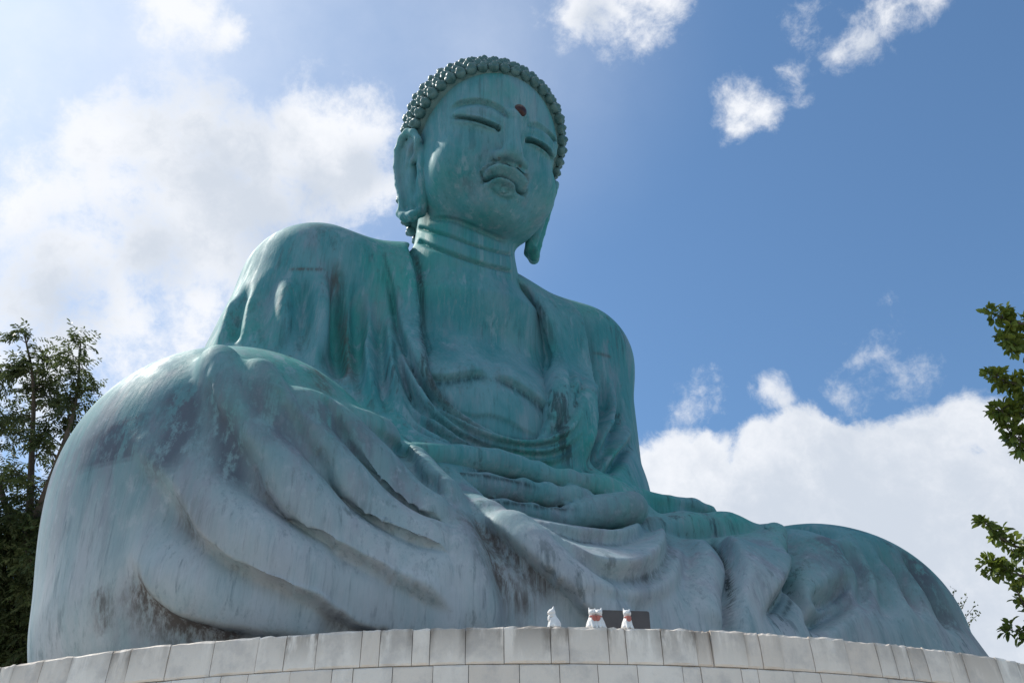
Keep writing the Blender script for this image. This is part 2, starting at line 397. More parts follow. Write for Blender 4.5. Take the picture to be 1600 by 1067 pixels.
def leaf(name, c1, c2):
    k = NT(name, .5, .35); r = k.n('ShaderNodeObjectInfo'); n = k.noise(2.2, 3, .6); f = k.attr('tone')
    col = k.mix(k.math('ADD', k.math('MULTIPLY', f, .75), k.math('MULTIPLY', n, .25), clamp=True), c1, c2)
    k.done(col)
    tr = k.n('ShaderNodeBsdfTranslucent'); k.l(col, tr.inputs[0]); mx = k.n('ShaderNodeMixShader'); mx.inputs[0].default_value = .35
    k.l(k.b.outputs[0], mx.inputs[1]); k.l(tr.outputs[0], mx.inputs[2]); k.l(mx.outputs[0], k.t.nodes['Material Output'].inputs[0]); return k.m
M_LEAF_A = leaf('dark_leaflets', (.042,.06,.024), (.12,.15,.05))
M_LEAF_B = leaf('broad_leaves', (.06,.10,.02), (.24,.29,.05))
M_BARK = simple('bark', (.07,.055,.045), (.13,.105,.085), 7, .9, .6, .02, (1,1,.25))
TORSO = Field()
TORSO.add(Ell((0,.25,4.9),(2.0,1.35,2.1)),.5)
TORSO.add(Ell((0,-.3,3.2),(2.2,1.5,1.7)),.5)
TORSO.sym(Con,.5,a=(0,.45,6.3),b=(1.9,.35,5.85),ra=.75,rb=.92)
TORSO.add(Con((-2.05,.35,5.75),(-2.45,.0,3.4),.95,.97),.4)
TORSO.add(Con((1.95,.3,5.75),(1.75,.0,3.4),.9,.88),.4)
TORSO.add(Con((-2.15,-.1,3.0),(-.9,-1.9,1.9),.9,.5),.5)
TORSO.add(Con((1.62,-.1,3.0),(.9,-1.9,1.9),.85,.5),.5)
TORSO.add(Con((-1.3,1,.85),(-2.85,-1.7,1.46),1.05,1.36),.5)          # right leg
TORSO.add(Con((-2.68,-1.8,.4),(-2.85,-1.7,1.46),1.42,1.36),.3)
TORSO.add(Con((-2.7,-1.8,.93),(.3,-2.5,.3),1.24,.85),.5)
TORSO.add(Con((1.3,1,1.2),(3.8,-1.5,1.2),1.3,1.35),.5)                # left leg
TORSO.add(Con((4.2,-1.5,.05),(4.25,-1.5,1.22),1.82,1.40),.3)
TORSO.add(Con((3.4,-1.7,.9),(-.3,-2.4,.35),1.3,.85),.5)
TORSO.add(Ell((0,.9,1.5),(3.2,2.2,1.8)),.5)
TORSO.add(Ell((0,-2.2,.2),(2.8,1.4,1.0)),.5)

# heavy rolls of cloth: traced on the smooth body, sunk below its surface (fractions of the radius at start, middle, end)
ROLLS = [
([(205,690),(218,780),(262,875),(345,925),(440,953),(560,972),(700,985)], .24, (1.3,.62,.6)),
([(300,650),(318,740),(355,810),(415,860),(500,900),(580,930),(706,955)], .22, (1.4,.5,.5)),
([(375,620),(405,690),(440,748),(490,805),(555,858),(630,893),(706,914)], .19, (1.3,.45,.45)),
([(455,630),(490,690),(530,745),(580,798),(635,840),(704,868)], .155, (1.3,.4,.35)),
([(510,635),(555,690),(595,735),(640,783),(702,830)], .13, (1.1,.4,.4)),
([(560,655),(605,685),(640,722),(668,758),(698,792)], .12, (.6,.2,.4)),
([(708,786),(722,850),(738,910),(752,985)], .14, (.9,.1,.0)),
([(680,728),(705,752),(755,793),(815,845),(868,895),(930,955),(975,995)], .17, (1.0,.45,.7)),
([(343,566),(352,610),(368,670)], .16, (.1,.4,1.2)),
([(404,586),(418,625),(445,680)], .15, (.1,.4,1.2)),
([(470,625),(490,650),(500,680)], .14, (.6,.7,1.2)),
([(950,832),(1000,824),(1048,820),(1110,822),(1165,828),(1200,838),(1222,858),(1230,880)], .05, (.6,.3,1.1)),
]
def add_rolls(F, rolls, k=.08):
    new = []
    for px, r, sink in rolls:
        S = spline(px, 12); P, ok = F.trace(S); P = P[ok]
        N = F.normal(P)
        t = np.linspace(0, 1, len(P)); sk = np.interp(t, [0, .45, 1], sink)
        C = P-N*(sk*r)[:, None]
        new += chain(C, r)
    for c in new: F.add(c, k)
BASE = Field(); BASE.items = list(TORSO.items)
add_rolls(TORSO, ROLLS)
# left sleeve lying over the thigh
def py(px, y): return at_plane(px, (0,1,0), y)
TORSO.add(chain(py([(930,790),(985,798),(1040,812),(1085,822)], -1.6), [.22,.2,.19,.17]), .12)
TORSO.add(chain(py([(955,766),(1000,777),(1045,785),(1083,789),(1108,799),(1122,812)], -1.75), [.13,.085,.08,.08,.07,.05]), .05)
TORSO.add(chain(py([(960,838),(1060,838),(1130,842),(1190,862)], -2.1), .16), .2)
# ------------------------------------------------------------------ folds: traced lines laid on the surface, then pushed in or out along its normal
def zc(ox, oy, s, *p): return [(ox+a/s, oy+b/s) for a, b in p]
def R2(*p): return zc(300,320,2.667,*p)
def R3(*p): return zc(620,400,2.965,*p)
def R4(*p): return zc(0,500,1.882,*p)
def R5(*p): return zc(400,600,2.668,*p)
def R6(*p): return zc(720,680,3.048,*p)
def R7(*p): return zc(1080,760,3.077,*p)
# (points, kind, height, width up/left side, width down/right side, taper start, taper end)
FOLDS = [
# right leg: each heavy fold rises slowly and breaks off sharply along its lower edge
(R4((350,690),(400,765),(450,833),(520,882),(620,908),(740,920),(900,930)),'e',.095,.11,.45,.9,0),
(R4((340,300),(380,400),(460,490),(520,562),(600,680),(700,742),(850,820),(940,860),(1100,905),(1325,932)),'e',.11,.11,.42,1,0),
(R4((640,150),(650,260),(690,370),(760,442),(800,530),(870,622),(941,682),(1050,752),(1150,810),(1260,852),(1330,876)),'e',.10,.10,.36,.8,.25),
(R5((20,-10),(70,90),(160,200),(280,340),(330,432),(400,560),(500,662),(600,722),(690,755),(815,790)),'e',.085,.085,.30,.8,.35),
(R5((170,20),(220,90),(300,172),(390,300),(470,420),(560,522),(640,575),(800,650)),'e',.075,.08,.26,.8,.35),
(R5((400,170),(450,200),(560,262),(640,332),(700,422),(760,482),(795,540)),'e',.075,.075,.23,.8,.3),
# lap cloth
(zc(600,600,2.469,(440,500),(560,548),(680,590),(800,617),(900,628),(970,618),(1012,592),(1010,568)),'e',.09,.05,.16,1,.5),
(zc(600,600,2.469,(480,535),(600,632),(700,702),(800,748),(900,764),(1000,745),(1066,692),(1086,625),(1070,578)),'e',.12,.06,.22,1,.5),
(zc(600,600,2.469,(560,700),(680,790),(800,850),(950,870),(1090,830),(1160,750),(1172,660),(1140,590)),'e',.085,.12,.25,1,.8),
(zc(600,600,2.469,(500,510),(620,538),(760,575),(880,588),(960,575)),'g',.035,.03,.03,1,1),
(zc(600,600,2.469,(540,560),(640,640),(740,690)),'g',.03,.04,.04,1,1),
(zc(600,600,2.469,(330,500),(500,635),(600,720),(700,808),(800,905),(880,975)),'e',.11,.05,.3,.9,0),
(R5((1040,510),(1180,560),(1334,610)),'g',.05,.05,.05,1,1),
([(1072,846),(1096,870),(1110,905),(1114,960)],'r',.05,.14,.14,1,0),
(R6((1000,450),(1060,530),(1085,640),(1085,760),(1080,930)),'g',.035,.08,.10,1,1),
(R6((1025,415),(1130,470),(1220,570),(1265,700),(1278,830),(1280,940)),'e',0.102,.05,.6,.5,0),
(R6((850,425),(1000,395),(1250,395),(1400,410),(1480,440),(1540,505),(1563,580),(1555,680),(1500,790),(1430,860),(1390,930)),'e',-0.160,.06,.7,.5,.6),
([(1072,822),(1098,842),(1122,872),(1136,910),(1140,985)],'g',.085,.035,.035,.3,0),
([(1130,822),(1178,824),(1206,834),(1224,852),(1232,874),(1229,905),(1212,939),(1186,968)],'g',.06,.035,.035,.6,.4),
([(1010,826),(1060,818),(1130,818)],'g',.05,.03,.04,.6,.6),
# left knee
(R7((820,470),(720,580),(600,650),(540,700)),'g',0.173,.08,.08,1,1),
(R7((800,400),(700,500),(560,560)),'g',0.148,.08,.08,1,1),
(R7((700,230),(800,330),(850,420),(850,520),(830,640)),'g',0.122,.1,.1,1,1),
(R7((800,220),(900,330),(960,450),(960,560),(930,700)),'g',0.122,.12,.12,1,1),
(R7((900,250),(1020,380),(1080,500),(1110,650)),'g',0.148,.12,.12,1,1),
(R7((1000,270),(1120,420),(1200,560),(1250,720)),'g',0.148,.12,.12,1,1),
(R7((450,300),(500,480),(560,600),(600,720)),'g',0.122,.08,.08,1,1),
(R7((480,180),(620,200),(760,260)),'g',0.099,.1,.1,1,1),
# robe front: cords of cloth sweeping under the belly
(R3((-72,-90),(-25,150),(8,340),(87,520),(180,690),(290,790),(420,850),(560,880),(680,878),(800,830),(862,700),(885,560)),'g',.075,.035,.035,.4,.8),
(R3((0,330),(60,480),(120,600),(220,700),(330,765),(450,812),(570,842),(680,840),(760,800),(803,720),(828,600),(838,480)),'g',.065,.03,.03,.8,.8),
(R3((-5,420),(50,590),(140,720),(260,815),(400,878),(560,915),(700,925),(820,870),(868,760)),'g',.075,.035,.035,.6,.8),
(R3((0,560),(60,690),(150,790),(280,860),(440,915),(600,955),(740,965),(850,920)),'g',.08,.035,.04,.6,.8),
(R3((20,700),(110,800),(220,860),(330,895)),'g',.06,.035,.04,.8,.8),
(R3((85,480),(140,600),(230,695),(340,760),(450,795),(560,815)),'g',.05,.025,.025,.8,.8),
(R3((600,838),(700,822),(765,765),(790,660),(785,540)),'g',.05,.025,.03,.8,.8),
(R3((20,430),(80,560),(160,670),(270,750),(400,812),(550,862),(680,860),(780,815),(835,700)),'r',.05,.04,.04,.7,.8),
(R3((30,520),(90,630),(180,735),(300,808),(440,862),(590,897),(720,898),(825,840)),'r',.055,.045,.045,.7,.8),
(R3((30,630),(110,740),(220,822),(360,880),(520,930),(680,945),(800,915)),'r',.06,.045,.045,.7,.8),
# more pleats down the right sleeve
(R2((640,260),(650,450),(650,650),(670,850)),'r',.05,.06,.06,1,.6),
(R2((430,300),(425,470),(415,620),(470,770)),'g',0.028,.05,.05,1,.6),
(R2((730,300),(735,480),(745,650),(770,880)),'r',.05,.06,.06,1,.6),
(R2((815,420),(825,560),(860,720),(930,900)),'r',.05,.05,.05,1,.6),
(R2((520,280),(510,450),(505,620),(540,790)),'r',.05,.06,.06,1,.6),
# lapel bands
(R2((790,130),(830,350),(860,520),(930,680),(1010,800),(1100,880)),'e',.075,.035,.22,1,1),
(R3((790,150),(845,300),(870,450),(890,640),(900,830),(893,1000)),'e',-.16,.06,.5,.5,.3),
# right sleeve: long soft vertical folds
(R2((255,300),(228,400),(213,480),(213,560),(240,680)),'r',.045,.10,.10,1.4,.5),
(R2((195,360),(160,450),(130,560),(115,620)),'r',.05,.08,.08,1,.5),
(R2((235,320),(200,430),(175,560),(175,660)),'g',0.081,.1,.1,1,.5),
(R2((340,260),(300,420),(290,560),(310,700)),'g',0.045,.12,.12,1,1),
(R2((400,280),(390,450),(380,640),(440,760)),'r',0.045,.12,.12,1,1),
(R2((480,290),(470,450),(450,640),(500,780)),'g',0.052,.1,.1,1,1),
(R2((600,220),(610,430),(610,640),(630,840)),'g',0.108,.12,.12,1,.5),
(R2((560,240),(550,430),(545,640),(570,800)),'r',0.081,.1,.1,1,1),
(R2((690,250),(690,450),(690,650),(710,860)),'g',0.068,.1,.1,1,1),
(R2((780,380),(780,600),(790,760),(830,900)),'g',0.068,.08,.08,1,1),
(R2((840,560),(870,700),(930,820),(1000,930)),'g',0.068,.06,.06,1,1),
(R2((740,500),(735,650),(750,860)),'r',0.054,.08,.08,1,1),
# left sleeve
(R3((950,520),(965,650),(950,780),(915,950)),'g',0.128,0.068,0.068,1,.3),
(R3((1010,560),(1030,700),(1000,850),(930,990)),'g',0.096,0.068,0.068,1,.3),
(R3((1090,840),(1050,920),(960,1010)),'g',0.112,0.060,0.060,1,.3),
(R3((1095,760),(1040,870),(950,980)),'r',0.060,0.060,0.060,1,.3),
(R3((985,530),(1000,680),(970,850)),'r',0.060,0.068,0.068,1,1),
]
def lay(F, px, n=None):
    S = spline(px, 24); P, ok = F.trace(S)
    P = P[ok]
    if len(P) < 3: return None
    d = np.linalg.norm(np.diff(P, axis=0), axis=1)
    # keep the longest run without a jump in depth
    cut = np.where(d > max(.9, 4*np.median(d)))[0]
    runs = np.split(np.arange(len(P)), cut+1); P = P[max(runs, key=len)]
    if len(P) < 3: return None
    d = np.linalg.norm(np.diff(P, axis=0), axis=1); u = np.concatenate([[0], np.cumsum(d)])
    m = max(int(u[-1]/.03), 8); uu = np.linspace(0, u[-1], m)
    return np.stack([np.interp(uu, u, P[:, i]) for i in range(3)], 1)
def fold_profile(kind, h, wa, wb, s):
    # s > 0: left/upper side of the traced line
    w = np.where(s > 0, wa, wb)
    if kind == 'r': return h*np.exp(-(s/w)**2)
    if kind == 'g': return -h*np.exp(-(s/w)**2)
    if kind == 'v':                            # valley under a roll: crest bulges above it, a long slope runs out below
        return -h*.75*np.exp(-(s/(w*.55))**2)+h*.8*np.exp(-((s-1.5*wa)/(wa))**2)*(s > -wa)+0*s
    if kind == 'e':                            # edge of an upper cloth: sharp rise, slow fall; sign of h picks the side
        q = s if h > 0 else -s
        t = np.clip(q/wa, 0, 1)
        return abs(h)*(t*t*(3-2*t)*np.exp(-np.maximum(q, 0)/wb)-.25*np.exp(-((q+wa)/(2*wa))**2))
def displace(F, P, N, folds, scale=1.0):
    P0 = P.copy(); H = np.zeros(len(P)); ST = np.zeros(len(P))
    fw = (P0-CAM)@FWD
    for px, kind, h, wa, wb, ta, tb in folds:
        L = lay(F, px)
        if L is None: continue
        R = max(3*wa, 2.2*wb) if kind in 'rgv' else 3.2*wb
        if kind == 'v': R = max(3.3*wa, 1.6*wb)
        lo, hi = L.min(0)-R, L.max(0)+R
        I = np.where(((P0 > lo) & (P0 < hi)).all(1))[0]
        if not len(I): continue
        T = np.gradient(L, axis=0); T /= np.linalg.norm(T, axis=1, keepdims=True)+1e-9
        m = len(L); t = np.linspace(0, 1, m)
        env = np.ones(m)
        if ta: env *= np.clip(t/(.35*ta), 0, 1)
        if tb: env *= np.clip((1-t)/(.35*tb), 0, 1)
        env = env*env*(3-2*env)
        for c in range(0, len(I), 20000):
            J = I[c:c+20000]
            D2 = ((P0[J]**2).sum(1)[:, None]+(L**2).sum(1)[None]-2*P0[J]@L.T)
            k = D2.argmin(1); d = np.sqrt(np.maximum(D2[np.arange(len(J)), k], 0))
            V = P0[J]-L[k]; side = np.einsum('ij,ij->i', np.cross(N[J], T[k]), V)
            s = np.sign(side)*d
            e = env[k]
            # fade past the ends
            al = np.einsum('ij,ij->i', V, T[k]); e = e*np.where(((k == 0) & (al < 0)) | ((k == m-1) & (al > 0)), np.exp(-(al/max(wa, .08))**2), 1)
            H[J] += scale*e*fold_profile(kind, h, wa, wb, s)
    return P0+N*H[:, None], H

# dirt, with shade painted into creases and under edges: (attribute, line, reach above, reach below, strength)
DIRT_SHADE = [
('stain', R4((380,740),(400,760),(450,830),(520,880),(620,905),(760,910)),.10,.18,1.),
('stain', R4((480,540),(560,590),(650,670),(740,745),(850,815),(960,865),(1060,890),(1300,920)),.16,.10,.95),
('stain', R4((760,420),(800,530),(870,620),(941,680),(1050,760),(1150,815),(1330,890)),.14,.08,.8),
('stain', R5((600,600),(680,700),(780,770)),.08,.06,.7),
('stain', R5((815,560),(870,620),(950,720),(1050,850),(1180,980)),.12,.14,1.),
('stain', R4((290,780),(300,850),(310,930)),.08,.08,.7),
('stain', R6((200,340),(340,320),(480,335),(600,320)),.05,.05,.8),
('stain', R6((850,425),(1000,400),(1250,400),(1400,412)),.03,.07,1.),
('stain', R6((600,600),(640,650),(830,690),(930,640)),.05,.07,.5),
('blotch', R4((350,290),(340,350),(320,430)),.3,.3,.9),
('blotch', R4((520,190),(540,280),(500,400),(470,490)),.16,.16,1.),
('blotch', R4((640,180),(670,300),(680,450),(660,530)),.15,.15,.9),
('blotch', R4((740,200),(780,320),(800,420)),.2,.2,.7),
('blotch', R5((200,100),(280,240),(330,360)),.25,.2,.8),
('blotch', R5((350,180),(430,320)),.2,.2,.8),
('blotch', R7((600,230),(700,300),(800,400)),.2,.2,.7),
('blotch', R7((1050,320),(1120,400),(1150,500)),.25,.25,.9),
('blotch', R7((850,330),(920,420)),.2,.2,.7),
('blotch', R7((1150,480),(1230,600),(1290,700)),.2,.2,.7),
('stain', R2((600,220),(600,370),(620,500),(630,640),(640,830)),.12,.12,1.),
('stain', R2((400,268),(480,268),(560,272)),.03,.03,.9),
('stain', R2((520,600),(530,700),(560,800)),.1,.1,.7),
('stain', R3((100,480),(200,640),(330,760)),.05,.05,.6),
('stain', R3((900,440),(1000,470)),.03,.03,.7),
('stain', R3((905,640),(900,830),(900,960)),.05,.08,.7),
('grime', R3((-72,-90),(-25,150),(8,340),(87,520),(180,690),(290,790),(420,850),(560,875),(680,865),(780,830),(850,700),(875,560)), .025, .035, .45),
('grime', R3((0,330),(60,480),(120,600),(220,710),(330,775),(450,822),(570,850),(680,845),(760,800),(800,720),(825,600),(830,480)), .025, .035, .45),
('grime', R3((20,480),(70,600),(160,720),(280,810),(430,868),(600,905),(740,900),(830,850),(870,740)), .025, .035, .45),
('grime', R3((10,600),(80,720),(180,800),(320,865),(500,910),(640,945),(780,930),(870,860)), .025, .035, .45),
('grime', R3((60,760),(180,840),(300,890)), .025, .035, .45),
('grime', R3((90,480),(140,600),(230,700),(340,765),(450,800)), .025, .035, .45),
('grime', R3((600,840),(700,825),(770,760),(805,640),(800,520)), .025, .035, .45),
('grime', R3((950,520),(965,650),(950,780),(915,950)), .025, .035, .45),
('grime', R3((1010,560),(1030,700),(1000,850),(930,990)), .025, .035, .45),
('grime', R3((1090,840),(1050,920),(960,1010)), .025, .035, .45),
('grime', R3((110,562),(200,579),(300,567),(370,558),(435,562)), .025, .07, .75),
('grime', R3((430,560),(520,594),(620,657),(720,737),(780,790)), .025, .07, .75),
('grime', R3((330,748),(430,747),(510,772),(600,824)), .03, .03, .25),
('grime', R3((60,-60),(100,50),(115,200),(120,400),(150,560),(220,660),(330,745)), .05, .05, .9),
('grime', R3((530,80),(640,200),(700,330),(745,480),(755,640),(720,750)), .05, .05, .9),
('grime', R6((0,165),(150,175),(300,190),(400,215)), .04, .06, 1.),  # gaps between thumbs and fingers, their shade painted in
('grime', R6((80,310),(250,325),(420,330),(560,320)), .05, .05, 1.),
('grime', R6((560,430),(700,435),(850,420)), .04, .05, 1.),
('grime', R6((600,150),(620,250),(620,330)), .04, .06, .8),
('grime', R3((900,500),(900,700),(895,950)), .04, .10, .8),
('grime', R6((1025,415),(1130,470),(1220,570),(1265,700),(1278,830),(1280,940)), .025, .025, .95),  # hem and sleeve edges, shade painted as thin dark lines
('grime', R6((850,432),(1000,402),(1250,402),(1400,416),(1480,446),(1540,508),(1563,582),(1555,680),(1500,790),(1430,860)), .03, .03, .9),
('grime', R6((770,290),(860,330),(1000,335),(1100,335),(1160,345)), .03, .05, 1.),
('grime', R6((640,435),(760,445),(860,430),(1000,405),(1200,405)), .03, .05, .9),
('grime', R5((390,300),(470,420),(560,525),(640,580),(790,655)), .02, .06, .7),
('grime', R5((560,265),(640,335),(700,425),(760,485),(790,540)), .02, .05, .7),
('grime', zc(600,600,2.469,(440,502),(560,550),(680,592),(800,619),(900,630),(970,620),(1012,594),(1010,570)), .015, .035, .7),
('grime', zc(600,600,2.469,(640,650),(700,705),(800,751),(900,767),(1000,748),(1066,695),(1086,628),(1070,580)), .02, .06, .6),
('stain', zc(600,600,2.469,(330,510),(500,650),(600,735),(700,830)), .03, .20, .9),  # underside shade of the lap strip painted in
('grime', R7((820,470),(720,580),(600,650),(540,700)), .025, .035, .45),
('grime', R7((800,400),(700,500),(560,560)), .025, .035, .45),
('grime', R7((450,300),(480,420),(475,560),(420,660)), .02, .03, .8),
('grime', R2((790,130),(830,350),(860,520),(930,680),(1010,800)), .02, .025, .8),
('grime', R2((480,300),(470,450),(450,640),(480,760)), .035, .05, .6),
('grime', R2((545,330),(545,500),(545,640),(560,780)), .035, .05, .7),
('grime', R2((600,330),(608,500),(612,680),(628,830)), .05, .06, .9),
('grime', R2((690,420),(690,560),(690,700),(705,850)), .03, .05, .7),
('grime', R2((775,520),(780,640),(790,760),(820,880)), .03, .04, .6),
('grime', R2((380,330),(372,480),(372,640)), .04, .04, .45),
('grime', R2((840,560),(870,700),(930,820),(1000,930)), .025, .03, .7),
('grime', R2((290,420),(288,560),(310,690)), .04, .04, .4),
('grime', [(1072,822),(1098,842),(1122,872),(1136,910),(1140,985)], .03, .03, 1.8),
('grime', [(1130,822),(1178,824),(1206,834),(1224,852),(1232,874),(1229,905),(1212,939),(1186,968)], .03, .03, 1.4),
]

HAND=Field()
HY1=-2.32
def hp(px,y=HY1): return py(px,y)
def seg(a, b, y, r, k=.012, pinch=.80):
    P = hp([a, ((a[0]+b[0])/2, (a[1]+b[1])/2), b], y); HAND.add(chain(P, [r*pinch, r, r*pinch]), k)
# thumbs, tip to tip
HAND.add(chain(hp([(645,714),(720,718),(775,724),(812,732)]),[.14,.142,.142,.128]),.03)
seg((818,734),(858,746),-2.33,.132)
seg((872,748),(905,756),-2.33,.130)
HAND.add(chain(hp([(912,757),(945,769),(980,790)]),[.125,.165,.175]),.03)
# bent fingers, two rows of knuckles
for a,b,r in [((722,756),(795,766),.140),((801,767),(832,771),.140),((839,772),(868,776),.136),((875,777),(912,779),.130)]: seg(a,b,-2.42,r)
for a,b,r in [((765,794),(808,799),.108),((814,800),(846,806),.110),((852,807),(884,812),.108)]: seg(a,b,-2.52,r)
HAND.add(chain(hp([(890,808),(938,800),(985,795)],-2.50),[.125,.17,.18]),.02)
HAND.add(chain(hp([(700,775),(880,800)],-1.95),[.15,.15]),.02)
# thumbnail edge
HAND.add(chain(hp([(866,733),(880,742),(882,756)],-2.33-.115),.014),.008,'s')
HAND_SHADE = [('grime', [(660,737),(740,741),(800,751),(850,764)], .03, .03, .9), ('grime', [(740,783),(800,786),(840,791),(880,795),(915,796)], .03, .03, .9), ('grime', [(790,816),(840,822),(890,828),(950,824)], .03, .03, .7)]  # shade of the finger gaps put into the colour
HBOX=((-2.2,-3.,1.2),(1.6,-1.2,3.2))
# ------------------------------------------------------------------ head: a local frame bowed forward, then placed
HB, HY, HZ = .347, -.712, 8.197
_c, _s = math.cos(HB), math.sin(HB)
def h2w(L):
    L = np.asarray(L, float).reshape(-1, 3)
    return np.stack([L[:,0], HY+L[:,1]*_c-L[:,2]*_s, HZ+L[:,1]*_s+L[:,2]*_c], 1)
def hv2w(L):
    L = np.asarray(L, float).reshape(-1, 3); return np.stack([L[:,0], L[:,1]*_c-L[:,2]*_s, L[:,1]*_s+L[:,2]*_c], 1)
def w2h(P):
    y, z = P[:,1]-HY, P[:,2]-HZ
    return np.stack([P[:,0], y*_c+z*_s, -y*_s+z*_c], 1)
SKULL = Field(1.4)
SKULL.add(Ell((0,.15,.6),(1.20,1.24,1.21)), .2).add(Ell((0,.6,1.55),(.75,.75,.6)), .3)
SKULL.add(Ell((0,.35,-.3),(1.03,1.02,1.05)), .3)
FACE = Field(1.4)
FACE.add(Ell((0,.15,.6),(1.08,1.18,1.18)), .2)
FACE.add(Ell((0,-.12,-.22),(1.02,1.02,1.08)), .3)
FACE.add(Ell((0,-.42,-.72),(.80,.66,.56)), .3)
FACE.add(Ell((0,-.80,-1.0),(.40,.30,.25)), .25)
FACE.add(Con((-.03,-1.06,.38),(-.03,-1.25,-.22),.085,.135), .12)
FACE.add(Ell((-.03,-1.27,-.33),(.15,.15,.115)), .10)
FACE.sym(Ell, .07, c=(.165,-1.15,-.36), r=(.115,.14,.095))
FACE.sym(Ell, .06, 's', c=(.10,-1.25,-.455), r=(.055,.07,.05))
FACE.sym(Ell, .14, c=(.50,-.90,.26), r=(.36,.17,.17), rz=22)     # lids
FACE.sym(Ell, .25, c=(.56,-.66,-.42), r=(.36,.36,.42))           # cheeks
FACE.add(Ell((0,-1.08,-.70),(.34,.13,.20)), .15)                 # mouth mound
class InHead:
    def __init__(s, F, r=2.0): s.F = F; c = h2w((0,.1,.1))[0]; s.lo, s.hi = c-r, c+r
    def __call__(s, X, Y, Z):
        X, Y, Z = np.broadcast_arrays(X, Y, Z)
        return s.F(w2h(np.stack([X.ravel(), Y.ravel(), Z.ravel()], 1))).reshape(X.shape)
HEAD = Field()
HEAD.add(Con((-.06,-.30,7.35),(-.06,-.1,6.0),.73,.77), 0)
HEAD.add(Con((-.05,-.1,6.2),(0,0,5.8),.8,1.1), .3)
HEAD.add(InHead(FACE), .10)
def Z1(*p): return zc(580,80,2.964,*p)
def Z2(*p): return zc(600,230,5.333,*p)
FACE_LINES = [
(Z1((355,272),(385,256),(420,243),(460,236),(500,235),(560,250),(610,280),(645,318)),'e',.048,.022,.22,.6,.4),
(Z1((355,274),(385,259),(420,246),(460,239),(500,238),(560,253),(610,283),(645,321)),'g',.010,.014,.014,.6,.4),
(Z1((712,352),(735,347),(760,345),(800,370),(840,410),(860,455)),'e',.048,.022,.22,.4,.6),
(Z1((712,355),(735,350),(760,348),(800,373),(840,413),(860,458)),'g',.010,.014,.014,.4,.6),
(Z1((362,305),(430,307),(500,322),(560,345),(602,368)),'g',.095,.022,.030,.9,.1),
(Z1((430,299),(500,312),(560,334),(602,356)),'r',.045,.035,.016,.9,.4),
(Z1((430,318),(500,334),(560,358),(600,380)),'r',.03,.016,.03,.9,.6),
(Z1((710,410),(760,424),(810,455),(846,502)),'g',.095,.022,.030,.1,.9),
(Z1((712,398),(760,412),(810,442),(842,484)),'r',.045,.035,.016,.4,.9),
(Z1((712,424),(760,438),(805,466),(835,505)),'r',.03,.016,.03,.6,.9),
(Z2((830,250),(880,214),(930,192),(965,188),(1010,202),(1065,220),(1120,270),(1155,320),(1182,380)),'r',.08,.055,.05,.5,.5),
(Z2((820,215),(870,183),(920,163),(960,148),(1000,156),(1060,173),(1115,203),(1162,260),(1190,345)),'g',.022,.018,.018,.8,.8),
(Z2((985,128),(930,142),(870,165),(825,195),(795,215),(785,200)),'r',.05,.02,.025,.6,.8),
(Z2((1005,130),(1070,148),(1130,185),(1180,250),(1200,310),(1215,310)),'r',.05,.025,.02,.6,.8),
(Z2((800,282),(825,276),(860,268),(905,250),(960,243),(1010,255),(1060,285),(1095,315),(1125,365),(1190,402)),'g',.095,.02,.028,.2,.2),
(Z2((865,288),(920,277),(970,277),(1020,294),(1065,327),(1105,378)),'r',.065,.028,.05,.8,.8),
(Z2((850,312),(900,355),(950,398),(1010,428),(1070,430),(1115,405)),'g',.035,.035,.035,1,1),
(Z2((812,205),(812,245),(824,290)),'g',.05,.016,.016,.6,.6),
(Z2((800,290),(815,305),(835,300)),'g',.025,.014,.014,.6,.6),
(Z2((1183,345),(1192,372),(1183,400)),'g',.04,.016,.016,.6,.6),
(Z2((1003,326),(1028,336),(1040,358),(1028,382),(1003,392),(978,382),(966,357),(978,336),(1003,326)),'g',.02,.012,.012,0,0),
(Z2((890,80),(920,118),(980,125)),'g',.035,.02,.03,1,1),
(Z2((1000,-60),(975,0),(960,40)),'g',.015,.03,.03,1,1),
(Z2((380,590),(560,602),(700,650),(880,725),(1040,790)),'g',.04,.03,.04,.5,.5),
(Z2((215,668),(300,668),(400,692),(560,735),(700,790),(880,848),(1070,890)),'g',.045,.022,.035,.2,.2),
(Z2((205,762),(300,780),(400,822),(560,880),(700,930),(900,990),(1075,1030)),'g',.05,.025,.04,.2,.2),
# chest and belly
(R3((60,560),(200,577),(300,565),(370,556),(440,560)),'e',.055,.05,.5,.3,.5),
(R3((430,558),(520,592),(620,655),(720,735),(800,800)),'e',.055,.05,.5,.5,.2),
(R3((240,715),(350,748),(430,745),(510,770),(600,822),(680,850)),'e',.018,.05,.35,.5,.5),
(R3((330,300),(420,330),(470,420),(450,540)),'g',.02,.2,.2,1,1),
]
# ears: traced on a slanting plane beside the head, mirrored for the other side
_v1 = np.array([.24,-.10,-1.55]); _v2 = np.array([-.38,1,0]); _n = np.cross(_v1, _v2); _n /= np.linalg.norm(_n)
EAR_N = hv2w(_n)[0]; EAR_C = h2w((-1.30,.16,.40))[0]@EAR_N
if EAR_N@(CAM-h2w((-1.17,.16,.4))[0]) < 0: EAR_N = -EAR_N; EAR_C = -EAR_C
def earp(px, out=0.): return at_plane(px, EAR_N, EAR_C)+EAR_N*out
EAR = Field(1.)
EAR.add(chain(earp(Z1((212,450),(222,412),(200,380),(172,378),(146,408),(128,465),(122,540),(130,620),(146,690),(148,735)), .02), [.045,.055,.06,.06,.06,.06,.055,.055,.055,.06]), .03)
EAR.add(chain(earp(Z1((132,755),(160,768),(195,765),(222,742)), .01), [.06,.075,.075,.055]), .06)
EAR.add(chain(earp(Z1((215,445),(222,520),(222,600),(215,680),(212,740)), -.09), [.07,.10,.11,.10,.07]), .05)
